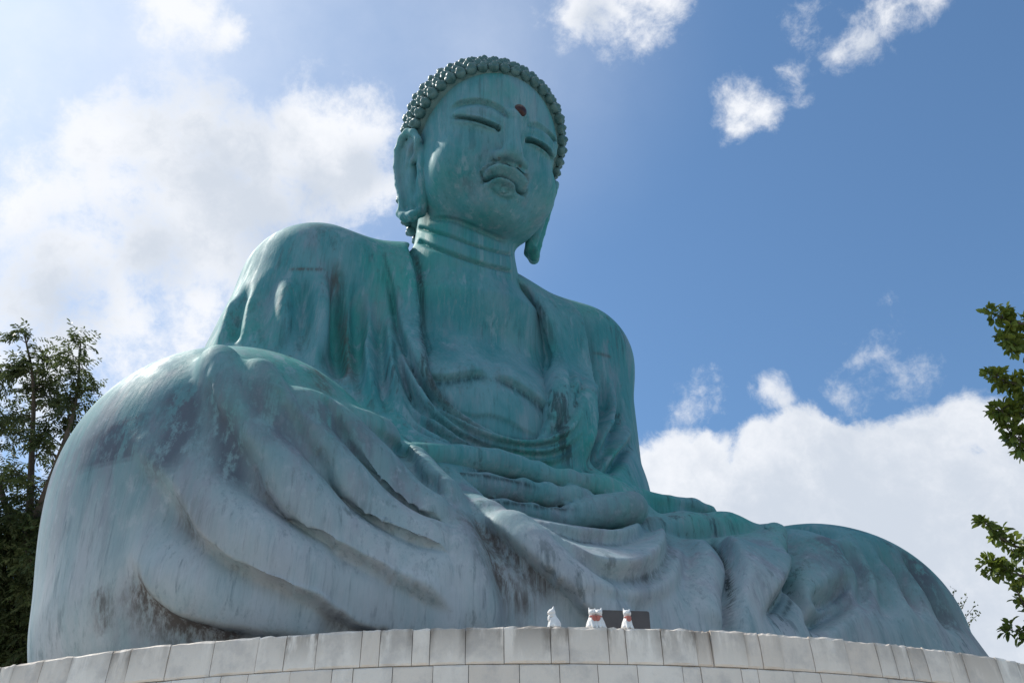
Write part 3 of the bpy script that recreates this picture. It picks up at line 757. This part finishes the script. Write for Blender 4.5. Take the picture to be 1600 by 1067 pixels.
EAR.add(chain(earp(Z1((180,420),(168,520),(172,610),(178,690),(175,750)), -.09), [.09,.10,.10,.09,.08]), .05)
EAR.add(chain(earp(Z1((160,425),(142,480),(140,560),(150,640),(165,715)), -.09), [.07,.085,.085,.08,.07]), .03)
EAR.add(chain(earp(Z1((175,405),(200,420),(160,430)), -.08), .07), .04)
EAR.add(chain(earp(Z1((190,425),(172,470),(162,530)), .0), [.03,.035,.03]), .03)
EAR.add(chain(earp(Z1((205,470),(195,505),(178,530)), .0), [.035,.045,.03]), .03)
EAR.add(chain(earp(Z1((176,520),(166,550),(170,575)), .02), [.025,.03,.02]), .02, 's')
EAR_LO = earp(Z1((170,560)))[0]-1.15; EAR_HI = EAR_LO+2.3
EAR_MID = earp(Z1((190,560)))[0]

FACE_SHADE = [('grime', Z1((362,306),(430,309),(500,325),(560,348),(602,371)), .016, .022, 1.), ('grime', Z1((710,412),(760,426),(810,457),(846,504)), .016, .022, 1.),  # darkness of eye slits, nostrils, mouth line and neck folds painted as shade
('grime', Z2((822,273),(860,269),(905,252),(960,245),(1010,257),(1060,287),(1095,317),(1125,367),(1178,392)), .014, .016, .7),
('grime', Z2((215,668),(400,692),(560,735),(700,790),(880,848),(1070,890)), .015, .03, .5), ('grime', Z2((205,762),(400,822),(560,880),(700,930),(900,990),(1075,1030)), .015, .03, .5),
('grime', Z2((380,592),(560,604),(700,652),(880,727),(1040,792)), .02, .03, .5),
('stain', Z2((945,95),(975,100)), .03, .03, .9), ('stain', Z2((1120,160),(1150,165)), .03, .03, .9), ('stain', Z2((820,250),(822,280)), .02, .02, .8)]
# ------------------------------------------------------------------ object helpers
def tag(o, label=None, cat=None, group=None, kind=None):
    for k, v in (('label', label), ('category', cat), ('group', group), ('kind', kind)):
        if v: o[k] = v
    return o
def thing(name, loc, label, cat, group=None):
    o = bpy.data.objects.new(name, None); scene.collection.objects.link(o); o.location = loc; o.empty_display_size = .1
    return tag(o, label, cat, group)
def under(o, parent):                          # the mesh is written in world coordinates
    o.parent = parent; o.location = -Vector(parent.location); return o
def pm(name, verts, faces, mat, parent=None, smooth=False, attrs=None):
    me = bpy.data.meshes.new(name); me.from_pydata([tuple(v) for v in verts], [], faces); me.update()
    if smooth: me.polygons.foreach_set('use_smooth', [True]*len(me.polygons))
    for k, v in (attrs or {}).items():
        a = me.attributes.new(k, 'FLOAT', 'POINT'); a.data.foreach_set('value', np.ascontiguousarray(v, np.float32))
    me.materials.append(mat); o = bpy.data.objects.new(name, me); scene.collection.objects.link(o)
    if parent: under(o, parent)
    return o
ZR = -.40                                      # top of the pedestal
rng = np.random.default_rng(7); random.seed(7)

# ------------------------------------------------------------------ ground
g = pm('plaza', [(-1500,-1500,-3.85),(1500,-1500,-3.85),(1500,1500,-3.85),(-1500,1500,-3.85)], [(0,1,2,3)], M_PAVE); tag(g, kind='structure')

# ------------------------------------------------------------------ round pedestal of stone blocks
PC = CAM[:2]+(ZR-CZ)/(-CZ)*(np.array([2.991,5.213])-CAM[:2]); PR_ = (ZR-CZ)/(-CZ)*9.8365
ped = thing('pedestal', (PC[0],PC[1],-3.85), 'round pale stone block pedestal with grimy top course under the giant seated statue', 'pedestal')
def block_wall():
    V, F, T, DR = [], [], [], []
    z1 = ZR; row = 0
    heights = [.205,.215,.21,.215,.21,.215,.21,.215,.21,.215,.21,.215,.21,.215,.21,.215,.3]
    for hh in heights:
        z0 = z1-hh; a = rng.uniform(0, .02)
        if z0 < -3.83: z0 = -3.83
        a_end = a+2*math.pi
        while a < a_end-.004:
            w = rng.choice([.10,.12,.19,.23,.26,.21,.17])*rng.uniform(.92,1.08)/PR_
            if a+w > a_end-.012: w = a_end-a
            g = .0018/PR_; a0, a1 = a+g, a+w-g; n = 5; out = rng.normal(0,.0025); tone = float(np.clip(rng.normal(.5,.3),0,1)); bz = .010
            zt, zb = z1-.003, z0+.003
            if row == 0: zt = ZR+rng.normal(0,.001)
            dstr = rng.uniform(.15,1) if row == 0 else rng.uniform(0,.25)
            base = len(V)
            prof = [(zb,-.05),(zb,-.008),(zb+bz,0),((zb+zt)/2,.001),(zt-bz*(1.3 if row == 0 else 1),0),(zt,-.010 if row == 0 else -.008),(zt,-.30 if row == 0 else -.05)]
            for i in range(n+1):
                t = a0+(a1-a0)*i/n
                e = -.004 if i in (0, n) else 0
                for j, (zz, dr) in enumerate(prof):
                    r = PR_+out+dr+(e if 1 < j < 5 else 0)+rng.normal(0,.0012)
                    chip = rng.normal(0,.0028) if (row == 0 and j in (4,5)) else 0
                    V.append((PC[0]+r*math.cos(t), PC[1]+r*math.sin(t), zz+chip)); T.append(tone)
                    fr = (zz-zb)/(zt-zb); edge = 1.0 if i in (0, n) else .55
                    DR.append(dstr*1.25*(fr**1.0)*edge if row == 0 else dstr*fr*.6*edge)
            m = len(prof)
            for i in range(n):
                for j in range(m-1):
                    F.append((base+i*m+j, base+(i+1)*m+j, base+(i+1)*m+j+1, base+i*m+j+1))
            F.append(tuple(base+j for j in range(m-1, -1, -1))); F.append(tuple(base+n*m+j for j in range(m)))
            a += w
        z1 = z0; row += 1
        if z1 <= -3.82: break
    pm('block_courses', V, F, M_STONE, ped, attrs={'tone': T, 'drip': DR})
    n = 200; V, F = [], []
    for zz in (-3.85, ZR-.014):
        for i in range(n): V.append((PC[0]+(PR_-.02)*math.cos(2*math.pi*i/n), PC[1]+(PR_-.02)*math.sin(2*math.pi*i/n), zz))
    F = [(i, (i+1) % n, n+(i+1) % n, n+i) for i in range(n)]+[tuple(range(n, 2*n))]
    pm('core', V, F, M_MORTAR, ped)
block_wall()

# ------------------------------------------------------------------ the statue
st = thing('seated_statue', (0,0,ZR), 'giant weathered green bronze statue seated cross-legged in draped robe with knobbly curled hair', 'statue')
OPEN = [(637,372),(650,420),(656,470),(660,520),(668,570),(690,612),(730,645),(780,672),(820,685),(850,682),(868,660),(872,610),(868,560),(855,510),(835,460),(800,428)]
OP, _ = BASE.trace(spline(OPEN, 60))
poly = np.concatenate([[[OP[0,0],9]], OP[:,[0,2]], [[OP[-1,0],9]]])
def poly_sdf(X, Z):
    d = np.full(np.broadcast(X, Z).shape, 1e9); ins = np.zeros(d.shape, bool)
    for a, b in zip(poly, np.roll(poly, -1, 0)):
        e = b-a; wx, wz = X-a[0], Z-a[1]; t = np.clip((wx*e[0]+wz*e[1])/(e@e+1e-12), 0, 1)
        d = np.minimum(d, (wx-e[0]*t)**2+(wz-e[1]*t)**2)
        if e[1] != 0: ins = ins ^ (((a[1] <= Z) != (b[1] <= Z)) & (X < a[0]+(Z-a[1])*e[0]/e[1]))
    return np.where(ins, -1, 1)*np.sqrt(d)
def base_at(X, Y, Z):
    X, Y, Z = np.broadcast_arrays(X, Y, Z); return BASE(np.stack([X.ravel(), Y.ravel(), Z.ravel()], 1)).reshape(X.shape)
CUT = Fun(lambda X, Y, Z: np.maximum(np.maximum(poly_sdf(X, Z), Y-.35)+0*Y, -(base_at(X, Y, Z)+.34)),
          (poly[:,0].min()-.1,-3,poly[:-1,1].min()-.1), (poly[:,0].max()+.1,.5,9))
ROBE = Field(); ROBE.items = list(TORSO.items)+[(CUT, .06, 's')]
def marks(P, N, lines, names, on_f=None):
    out = {}
    for nm in names: out[nm] = np.zeros(len(P))
    for nm, px, wup, wdn, amt in lines:
        L = lay(on_f or BASE, px)
        if L is None: continue
        R = 2.2*max(wup, wdn); I = np.where(((P > L.min(0)-R) & (P < L.max(0)+R)).all(1))[0]
        if not len(I): continue
        T = np.gradient(L, axis=0); T /= np.linalg.norm(T, axis=1, keepdims=True)+1e-9
        t = np.linspace(0, 1, len(L)); env = np.clip(np.minimum(t, 1-t)/.15, 0, 1)
        for c in range(0, len(I), 20000):
            J = I[c:c+20000]; D2 = ((P[J]**2).sum(1)[:, None]+(L**2).sum(1)[None]-2*P[J]@L.T); k = D2.argmin(1)
            d = np.sqrt(np.maximum(D2[np.arange(len(J)), k], 0)); V = P[J]-L[k]
            s = np.einsum('ij,ij->i', np.cross(N[J], T[k]), V)
            out[nm][J] = np.maximum(out[nm][J], amt*env[k]*np.exp(-(d/np.where(s > 0, wup, wdn))**2))
    return out
def carve(F, lo, hi, h, folds, n_sub=1, name='part', mat=None, lines=(), sm=2, keep=None, on=None):
    D, lo, h = F.grid(lo, hi, h); P, Q = surface_nets(D, lo, h)
    for _ in range(n_sub): P, Q = subdivide(P, Q); P = relax(P, Q, 2)
    N = vnormals(P, Q)
    if folds:
        _, H = displace(on or F, P, N, folds, 1.5); P = P+N*smooth_field(Q, H, sm)[:, None]; P = relax(P, Q, 1) if sm else P
    A = marks(P, N, lines, ('stain', 'blotch', 'grime'), on or F) if lines is not None else {}
    o = mesh_from(name, P, Q, mat or M_BRONZE, attrs=A); return under(o, st)
carve(ROBE, (-5.6,-5,ZR-.1), (5.9,3.8,7.4), .04, FOLDS, 1, 'robe', lines=DIRT_SHADE, sm=2, on=BASE)
# hands
carve(HAND, *HBOX, .035, None, 1, 'hands', lines=HAND_SHADE)
# head, neck and chest: one body under the robe
CHEST = Fun(lambda X, Y, Z: np.maximum(base_at(X, Y, Z)+.19, np.maximum(np.abs(X)-1.75, np.maximum(1.9-Z, Y-.6))), (-2,-3,1.8), (2,.8,7.2))
BODY = Field(); BODY.add(CHEST, 0).items += [(p, .18 if i == 0 else k, o) for i, (p, k, o) in enumerate(HEAD.items)]
carve(BODY, (-1.95,-2.9,1.8), (1.95,1.5,10.2), .029, FACE_LINES, 1, 'body', mat=M_HEAD, lines=[l for l in DIRT_SHADE if l[0] == 'grime' and l[1][0][1] < 690]+FACE_SHADE, sm=0)
# ears
Dg, lo_, h_ = EAR.grid(EAR_LO, EAR_HI, .022); Pe, Qe = surface_nets(Dg, lo_, h_); Pe = relax(Pe, Qe, 5)
z0 = np.zeros(len(Pe))
under(mesh_from('ear', Pe, Qe, M_HEAD, attrs={'stain': z0, 'blotch': z0, 'grime': z0}), st)
under(mesh_from('ear', Pe*np.array([-1,1,1]), Qe[:, ::-1], M_HEAD, attrs={'stain': z0, 'blotch': z0, 'grime': z0}), st)
# forehead jewel
jp, _ = HEAD.trace([(812,174)])
bm = bmesh.new(); bmesh.ops.create_uvsphere(bm, u_segments=24, v_segments=16, radius=.105)
for v in bm.verts: v.co = Vector(jp[0])+Vector((v.co.x, v.co.y*.8, v.co.z*1.08))
me = bpy.data.meshes.new('forehead_jewel'); bm.to_mesh(me); bm.free(); me.materials.append(M_JEWEL)
for p in me.polygons: p.use_smooth = True
o = bpy.data.objects.new('forehead_jewel', me); scene.collection.objects.link(o); under(o, st)
# hair: a cap, and snail-shell curls row by row
HN = np.array([0,.77,.63]); HN /= np.linalg.norm(HN); HOFF = .11
CAP = Field(1.4); CAP.items = list(SKULL.items)
CAP.add(Fun(lambda X, Y, Z: HOFF+.02-(X*HN[0]+Y*HN[1]+Z*HN[2]), (-3,-3,-3), (3,3,3)), .04, 'i')
D, lo_, h_ = CAP.grid((-1.4,-1.4,-1.6), (1.4,1.6,2.4), .06); Pc, Qc = surface_nets(D, lo_, h_); Pc = relax(Pc, Qc, 2)
hair = under(mesh_from('hair', h2w(Pc), Qc, M_CURL), st)
def curl_mesh():
    V, F, n = [], [], 14
    prof = [(-.05,.060),(-.015,.082),(.02,.088),(.052,.080),(.072,.062),(.070,.052),(.088,.046),(.104,.030),(.112,.010)]
    for j, (z, r) in enumerate(prof):
        for i in range(n):
            a = 2*math.pi*i/n; w = .004*math.sin(a-j*1.1); V.append(((r+w)*math.cos(a), (r+w)*math.sin(a), z+.006*math.sin(a)))
    for j in range(len(prof)-1):
        for i in range(n): F.append((j*n+i, j*n+(i+1) % n, (j+1)*n+(i+1) % n, (j+1)*n+i))
    F.append(tuple((len(prof)-1)*n+i for i in range(n)))
    return V, F
spots = []
ctr0 = np.array([0,.2,.45])
ex = np.array([1.,0,0]); ey = np.cross(HN, ex)
row = 0; off = HOFF+.075
while off < 2.0:
    c = ctr0+HN*(off-ctr0@HN)
    aa = np.linspace(0, 2*math.pi, 240, endpoint=False); dv = np.cos(aa)[:,None]*ex+np.sin(aa)[:,None]*ey
    if SKULL(c[None])[0] > -.05: break
    lo_t, hi_t = np.zeros(240), np.full(240, 2.6)
    for _ in range(30):
        mid = (lo_t+hi_t)/2; ins = SKULL(c+dv*mid[:,None]) < 0; lo_t = np.where(ins, mid, lo_t); hi_t = np.where(ins, hi_t, mid)
    R = c+dv*mid[:,None]; seg = np.linalg.norm(np.roll(R, -1, 0)-R, axis=1); L = seg.sum(); n = max(int(round(L/.170)), 1)
    u = (np.arange(n)+(.5 if row % 2 else 0))/n*L; cu = np.concatenate([[0], np.cumsum(seg)]); RR = np.concatenate([R, R[:1]])
    for uu in u:
        i = min(np.searchsorted(cu, uu, 'right')-1, 239); f = (uu-cu[i])/seg[i]; spots.append(RR[i]*(1-f)+RR[i+1]*f)
    nn = SKULL.normal(R).mean(0)
    sl = np.linalg.norm(SKULL.normal(R)@HN[:,None], axis=1).mean()
    row += 1; off += .140*math.sqrt(max(1-min(sl,.98)**2, .02)) if sl < .93 else .05
spots = np.array(spots)
# the crown bump may close the loop early: no two curls nearer than a curl's width
kept = []
for s_ in spots:
    if all(np.linalg.norm(s_-q) > .128 for q in kept[-140:]): kept.append(s_)
spots = np.array(kept); nor = SKULL.normal(spots)
W = h2w(spots); NW = hv2w(nor)
vis = (CAM-W)/np.linalg.norm(CAM-W, axis=1, keepdims=True)
score = np.einsum('ij,ij->i', vis, NW)+.25*0
order = np.argsort(-(score-.10*np.maximum((W-CAM)@FWD-13, 0)))
cv, cf = curl_mesh(); cme = bpy.data.meshes.new('hair_curl'); cme.from_pydata(cv, [], cf); cme.materials.append(M_CURL)
cme.polygons.foreach_set('use_smooth', [True]*len(cme.polygons))
restV, restF = [], []
for r_, i in enumerate(order):
    q = Vector(NW[i]).to_track_quat('Z', 'Y')
    M = Matrix.Translation(Vector(W[i]-NW[i]*.005)) @ q.to_matrix().to_4x4() @ Matrix.Rotation(rng.uniform(0,6.28), 4, 'Z') @ Matrix.Scale(rng.uniform(.93,1.05), 4)
    if r_ < 100:
        o = bpy.data.objects.new('hair_curl', cme); scene.collection.objects.link(o); o.parent = hair; o.matrix_local = M
    else:
        b0 = len(restV); restV += [tuple(M @ Vector(v)) for v in cv]; restF += [tuple(b0+k for k in f) for f in cf]
o = pm('small_curls', restV, restF, M_CURL, None, True); o.parent = hair; tag(o, kind='stuff')
# ------------------------------------------------------------------ small things on the rim
def rim_point(px, inset):
    d = rays([(px, 983)])[0]; o = CAM[:2]-PC; r = PR_-inset
    a = d[:2]@d[:2]; b = o@d[:2]; q = o@o-r*r; t = (-b-math.sqrt(b*b-a*q))/a
    p = CAM[:2]+d[:2]*t; return Vector((p[0], p[1], ZR))
def cat_field(kind):
    F = Field(.3)                              # local: facing -Y, 0.135 high
    F.add(Ell((0,.006,.030),(.030,.034,.036)),0).add(Con((0,.006,.03),(0,-.004,.078),.030,.021),.02)
    F.add(Ell((0,-.012,.104),(.0255,.023,.0215)),.008)
    F.add(Ell((0,-.032,.098),(.012,.009,.008)),.008)
    for s in (-1, 1):
        F.add(Con((s*.016,-.008,.117),(s*.0205,-.006,.137),.0095,.0025),.004)
        F.add(Con((s*.013,-.020,.055),(s*.014,-.033,.006),.009,.0085),.006)   # front legs
        F.add(Ell((s*.024,.004,.016),(.015,.026,.018)),.008)                  # haunch
    F.add(chain([(.012,.036,.010),(.034,.022,.010),(.036,-.004,.010)], .0075), .006)
    F.add(Fun(lambda X, Y, Z: -Z+0*X+0*Y, (-1,-1,-1), (1,1,1)), 0, 'i')
    return F
def bib_field():
    F = Field(.3)
    F.add(Ell((0,-.012,.078),(.0245,.0245,.0065)),0)
    F.add(Ell((0,-.030,.064),(.017,.008,.018)),.008)
    return F
def to_mesh(F, lo, hi, h):
    D, l, hh = F.grid(lo, hi, h); P, Q = surface_nets(D, l, hh); return relax(P, Q, 1), Q
cP, cQ = to_mesh(cat_field(0), (-.06,-.06,-.01), (.06,.06,.15), .0032)
bP, bQ = to_mesh(bib_field(), (-.05,-.06,.03), (.05,.03,.10), .003)
def cat(px, inset, yaw, label, size=1.0, bib=M_BIB):
    t = thing('cat_figurine', rim_point(px, inset), label, 'figurine', 'cat figurines on the rim')
    t.rotation_euler = (0,0,yaw); t.scale = (size,)*3
    b = mesh_from('body', cP, cQ, M_CERAMIC, t); mesh_from('bib', bP, bQ, bib, t)
    for nm, pts in (('eye', [(-.010,-.0335,.107),(.010,-.0335,.107)]), ('nose', [(0,-.041,.100)])):
        for p in pts:
            bm = bmesh.new(); bmesh.ops.create_icosphere(bm, subdivisions=1, radius=.0028 if nm == 'eye' else .0022)
            for v in bm.verts: v.co = v.co+Vector(p)
            me = bpy.data.meshes.new(nm); bm.to_mesh(me); bm.free(); me.materials.append(M_DARK)
            o = bpy.data.objects.new(nm, me); scene.collection.objects.link(o); o.parent = t
    return t
FACE_CAM = math.atan2(FWD[0], FWD[1])          # heading that looks at the viewer turns -Y towards the camera
cat(866, .05, -FACE_CAM-1.25, 'white cat figurine sitting alone and looking left on the stone rim', .94, M_CERAMIC)
cat(926, .05, -FACE_CAM+.45, 'white cat figurine with red bib, left one of the touching pair on the rim', .92)
cat(937.5, .05, -FACE_CAM-.35, 'white cat figurine with red bib, right one of the touching pair on the rim', .92)
cat(981, .05, -FACE_CAM+.3, 'white cat figurine with red bib sitting in front of the dark board', .92)
# board behind them
a = np.array(rim_point(943, .20)); b = np.array(rim_point(1019, .20)); ux = (b-a)/np.linalg.norm(b-a); up = np.array([0,0,1.]); fx = np.cross(up, ux)
wid = np.linalg.norm(b-a); hh, th = .185, .02
bm = bmesh.new()
prof = [(0,0),(wid-.012,0),(wid,hh-.012),(wid-.004,hh-.003),(wid-.014,hh),(.01,hh),(0,hh-.01)]
fr = [bm.verts.new(ux*x+up*z+fx*(z*.12)) for x, z in prof]; bk = [bm.verts.new(ux*x+up*z+fx*(z*.12+th)) for x, z in prof]
bm.faces.new(fr); bm.faces.new(bk[::-1])
for i in range(len(prof)): bm.faces.new((fr[i], bk[i], bk[(i+1) % len(prof)], fr[(i+1) % len(prof)]))
bmesh.ops.recalc_face_normals(bm, faces=bm.faces)
bd = thing('board', a, 'dark brown panel standing upright on the rim behind the cat figurines', 'board')
me = bpy.data.meshes.new('panel'); bm.to_mesh(me); bm.free(); me.materials.append(M_BOARD); o = bpy.data.objects.new('panel', me); scene.collection.objects.link(o); o.parent = bd
for x in (.06, wid-.07):
    bm = bmesh.new()
    vs_ = [bm.verts.new(ux*(x+dx)+up*z+fx*y) for dx in (0,.012) for z, y in ((.0,.10),(.0,.115),(.12,.052),(.12,.036))]
    for f in ((0,1,2,3),(7,6,5,4),(0,4,5,1),(1,5,6,2),(2,6,7,3),(3,7,4,0)): bm.faces.new([vs_[i] for i in f])
    bmesh.ops.recalc_face_normals(bm, faces=bm.faces)
    me = bpy.data.meshes.new('prop'); bm.to_mesh(me); bm.free(); me.materials.append(M_BOARD); o = bpy.data.objects.new('prop', me); scene.collection.objects.link(o); o.parent = bd

# ------------------------------------------------------------------ trees
def at_depth(px, py_, dep):
    d = rays([(px, py_)])[0]; return CAM+d*dep/(d@FWD)
def tube(V, F, P, R, n=7):
    P = np.asarray(P, float); T = np.gradient(P, axis=0); T /= np.linalg.norm(T, axis=1, keepdims=True)+1e-9
    b0 = len(V)
    for i, (p, t, r) in enumerate(zip(P, T, R)):
        a = np.cross(t, [.31,.2,.93] if abs(t[2]) < .9 else [1,0,.1]); a /= np.linalg.norm(a); c = np.cross(t, a)
        for k in range(n):
            an = 2*math.pi*k/n; V.append(p+r*(math.cos(an)*a+math.sin(an)*c))
    for i in range(len(P)-1):
        for k in range(n): F.append((b0+i*n+k, b0+i*n+(k+1) % n, b0+(i+1)*n+(k+1) % n, b0+(i+1)*n+k))
class Leaves:
    def __init__(s): s.V, s.F, s.T = [], [], []
    def leaf(s, p, d, nrm, L, Wd, tone):
        d = d/(np.linalg.norm(d)+1e-9); sd = np.cross(d, nrm); sd /= np.linalg.norm(sd)+1e-9; nr = np.cross(sd, d)
        b = len(s.V); c = .12*L
        s.V += [p, p+d*L*.45+sd*Wd*.5+nr*c*.6, p+d*L*.5-nr*c*.2, p+d*L*.45-sd*Wd*.5+nr*c*.6, p+d*L-nr*c, p+d*L*.8+sd*Wd*.34+nr*c*.2, p+d*L*.8-sd*Wd*.34+nr*c*.2]
        s.F += [(b,b+1,b+2),(b,b+2,b+3),(b+1,b+5,b+4,b+2),(b+2,b+4,b+6,b+3)]; s.T += [tone]*7
def rv(): 
    v = rng.normal(size=3); return v/np.linalg.norm(v)
def pinnate(Lv, p, d, L, tone, lw):
    """a drooping compound leaf"""
    d = d/np.linalg.norm(d); pts = []; q = p.copy(); dd = d.copy(); n = 8
    for i in range(n):
        pts.append(q.copy()); dd = dd+np.array([0,0,-.13]); dd /= np.linalg.norm(dd); q = q+dd*L/n
    sd = np.cross(d, [0,0,1]); sd /= np.linalg.norm(sd)+1e-9
    for i in range(1, n):
        for s in (-1, 1):
            dv = sd*s*.8+np.array([0,0,-.45])+d*.45+rng.normal(0,.15,3)
            Lv.leaf(pts[i], dv, np.array([0,0,1.])+rng.normal(0,.3,3), lw*rng.uniform(.8,1.2)*(1-.35*abs(i/n-.45)), lw*.34, np.clip(tone+rng.normal(0,.12),0,1))
    Lv.leaf(pts[-1], dd, np.array([0,0,1.]), lw, lw*.34, tone)
# left: two slender spires of drooping compound leaves over a dense lower crown
D1 = 17.0
root = at_depth(30, 1060, D1); root = np.array([root[0], root[1], -3.85])
V, F = [], []; Lv = Leaves()
def axis(pxs): return np.array([at_depth(x, y, D1+dz) for x, y, dz in pxs])
trunk = np.vstack([[root], axis([(35,1000,0),(42,900,0),(46,800,0)])])
tube(V, F, spline(trunk, 16), np.linspace(.22,.09,16))
stems = [axis([(46,800,0),(50,700,.1),(52,600,.1),(38,520,0)]), axis([(46,830,0),(90,720,-.4),(118,630,-.4),(126,536,-.3)]), axis([(42,880,0),(0,760,.5),(-20,640,.6),(-30,560,.6)]),
         axis([(40,940,0),(100,850,.5),(110,780,.6)]), axis([(35,980,0),(-60,900,.4),(-110,800,.4)]), axis([(38,960,0),(70,920,-.8),(40,860,-1.0)]), axis([(35,1000,0),(90,960,.9),(60,900,1.2)])]
for si, s_ in enumerate(stems):
    S = spline(s_, 30); tube(V, F, S, np.linspace(.075,.012,30), 6)
    lng = np.linalg.norm(np.diff(S, axis=0), axis=1).sum(); nb = int(lng/(.105 if si < 3 else .085))
    for j in range(nb):
        t = rng.uniform(.12,1); p = S[int(t*29)]; reach = (.85 if si < 3 else .9)*(1.02-t)**.75*rng.uniform(.45,1.0)+.12
        d = rv(); d[2] = abs(d[2])*.5+.1; d /= np.linalg.norm(d)
        e = p+d*reach; tube(V, F, [p, p+d*reach*.5+np.array([0,0,.04]), e], [.014,.009,.005], 4)
        tone = np.clip(.35+.35*rng.normal(),0,1)
        for k in range(int(5+reach*9)):
            f = rng.uniform(.25,1); pinnate(Lv, p+(e-p)*f+rng.normal(0,.03,3), d*.6+rv()*.8+np.array([0,0,.1]), rng.uniform(.30,.46), tone, rng.uniform(.085,.115))
for k in range(1700):                            # dense low crown
    c = at_depth(rng.uniform(-120,85), rng.uniform(800,1120), D1+rng.uniform(-.6,1.2)); tone = np.clip(.3+.3*rng.normal(),0,1)
    if rng.random() < .12: continue
    for q in range(4): pinnate(Lv, c+rng.normal(0,.16,3), rv()+np.array([0,0,.2]), rng.uniform(.28,.42), tone, rng.uniform(.08,.11))
tl = thing('spire_tree', root, 'tall dark tree with drooping feathery leaflets in two spires behind the left knee', 'tree')
under(pm('trunk', V, F, M_BARK, None, True), tl); under(pm('crown', Lv.V, Lv.F, M_LEAF_A, None, True, {'tone': Lv.T}), tl)
# right: a broad-leaved tree standing just outside the picture, its branches reaching in
D2 = 9.0
root = at_depth(1800, 1000, D2); root = np.array([root[0]+.3, root[1], -3.85])
V, F = [], []; Lv = Leaves()
def ax2(pxs): return np.array([at_depth(x, y, D2+dz) for x, y, dz in pxs])
trunk = np.vstack([[root], ax2([(1800,1000,.2),(1790,760,.2),(1770,560,.2),(1765,420,.2)])]); S = spline(trunk, 24); tube(V, F, S, np.linspace(.17,.03,24), 9)
def cluster(p, d, L, n, size, tone0):
    e = p+d*L; tube(V, F, [p, (p+e)/2+np.array([0,0,.02]), e], [.007,.005,.003], 4)
    for k in range(n):
        f = rng.uniform(.1,1.05); q = p+(e-p)*f; dv = rv()+d*.7; dv /= np.linalg.norm(dv)
        Lv.leaf(q+dv*.012, dv, np.array([0,0,1.])+rng.normal(0,.55,3), size*rng.uniform(.55,1.4), size*.55*rng.uniform(.8,1.15), np.clip(tone0+rng.normal(0,.22),0,1))
limbs = [((1768,470),[(1700,470),(1640,500),(1590,505),(1553,492)],1.0),((1770,560),[(1700,585),(1640,600),(1590,600),(1552,588)],1.0),((1775,610),[(1700,650),(1640,690),(1600,690),(1575,672)],.8),
         ((1770,590),[(1700,620),(1640,632),(1590,650),(1562,640)],1.0),((1768,500),[(1700,520),(1640,540),(1595,545),(1570,530)],1.0),((1775,640),[(1700,690),(1650,705),(1612,708),(1592,700)],.7),((1785,700),[(1720,660),(1660,640),(1610,630),(1570,640)],.6),((1790,800),[(1720,820),(1640,860),(1580,850),(1540,818)],1.0),((1790,850),[(1720,900),(1640,905),(1580,895),(1548,880)],.9),((1795,900),[(1720,960),(1650,970),(1610,960),(1590,925)],.5),
         ((1798,930),[(1740,1000),(1660,1000),(1610,990),(1582,985)],.6),((1765,440),[(1760,380),(1740,320),(1720,260)],1.),((1770,520),[(1840,430),(1900,350)],1.),((1780,650),[(1860,600),(1930,540)],1.),((1790,760),[(1880,740),(1960,700)],1.)]
for (a0, rest, dn) in limbs:
    S = spline(ax2([(a0[0],a0[1],.2)]+[(x,y,rng.uniform(-.1,.15)) for x,y in rest]), 26); tube(V, F, S, np.linspace(.032,.005,26), 6)
    for i in range(6, 26):
        for q in range(2):
            if rng.random() > dn: continue
            d = rv()*.8+np.array([0,0,.15]); d /= np.linalg.norm(d)
            t = i/25
            cluster(S[i], d, rng.uniform(.08,.17)*(1.15-.5*t), int(rng.integers(8,13)), .088, np.clip(.45+.25*rng.normal(),0,1))
    cluster(S[-1], (S[-1]-S[-4])/np.linalg.norm(S[-1]-S[-4]), .08, 14, .088, .55)
tr = thing('broadleaf_tree', root, 'leafy green tree whose branches reach in from the right edge', 'tree')
under(pm('trunk', V, F, M_BARK, None, True), tr); under(pm('crown', Lv.V, Lv.F, M_LEAF_B, None, True, {'tone': Lv.T}), tr)
# a wisp of a shrub behind the far knee
D3 = 12.6; V, F = [], []; Lv = Leaves()
for (x0,y0),(x1,y1) in (((1480,1000),(1492,920)),((1485,1000),(1512,932)),((1488,1000),(1524,945)),((1490,1000),(1530,958)),((1478,1000),(1502,938))):
    S = spline([at_depth(x0,y0,D3), at_depth((x0+x1)/2-3,(y0+y1)/2,D3), at_depth(x1,y1,D3)], 12); tube(V, F, S, np.linspace(.010,.003,12), 4)
    for i in range(5, 12):
        for q in range(3): Lv.leaf(S[i]+rng.normal(0,.02,3), rv(), rv(), rng.uniform(.035,.055), .022, rng.uniform(.1,.6))
base = at_depth(1484, 1000, D3); low = np.array([base[0], base[1], ZR])
tube(V, F, spline([low, (low+base)/2+np.array([.02,0,0]), base], 8), np.linspace(.02,.010,8), 5)
for k in range(60): Lv.leaf(low+(base-low)*rng.uniform(.2,1)+rng.normal(0,.10,3), rv(), rv(), rng.uniform(.04,.07), .028, rng.uniform(.1,.6))
sh = thing('wispy_shrub', low, 'thin dark twiggy shrub peeking out behind the right knee', 'shrub')
under(pm('stem', V, F, M_BARK, None, True), sh); under(pm('foliage', Lv.V, Lv.F, M_LEAF_A, None, True, {'tone': Lv.T}), sh)
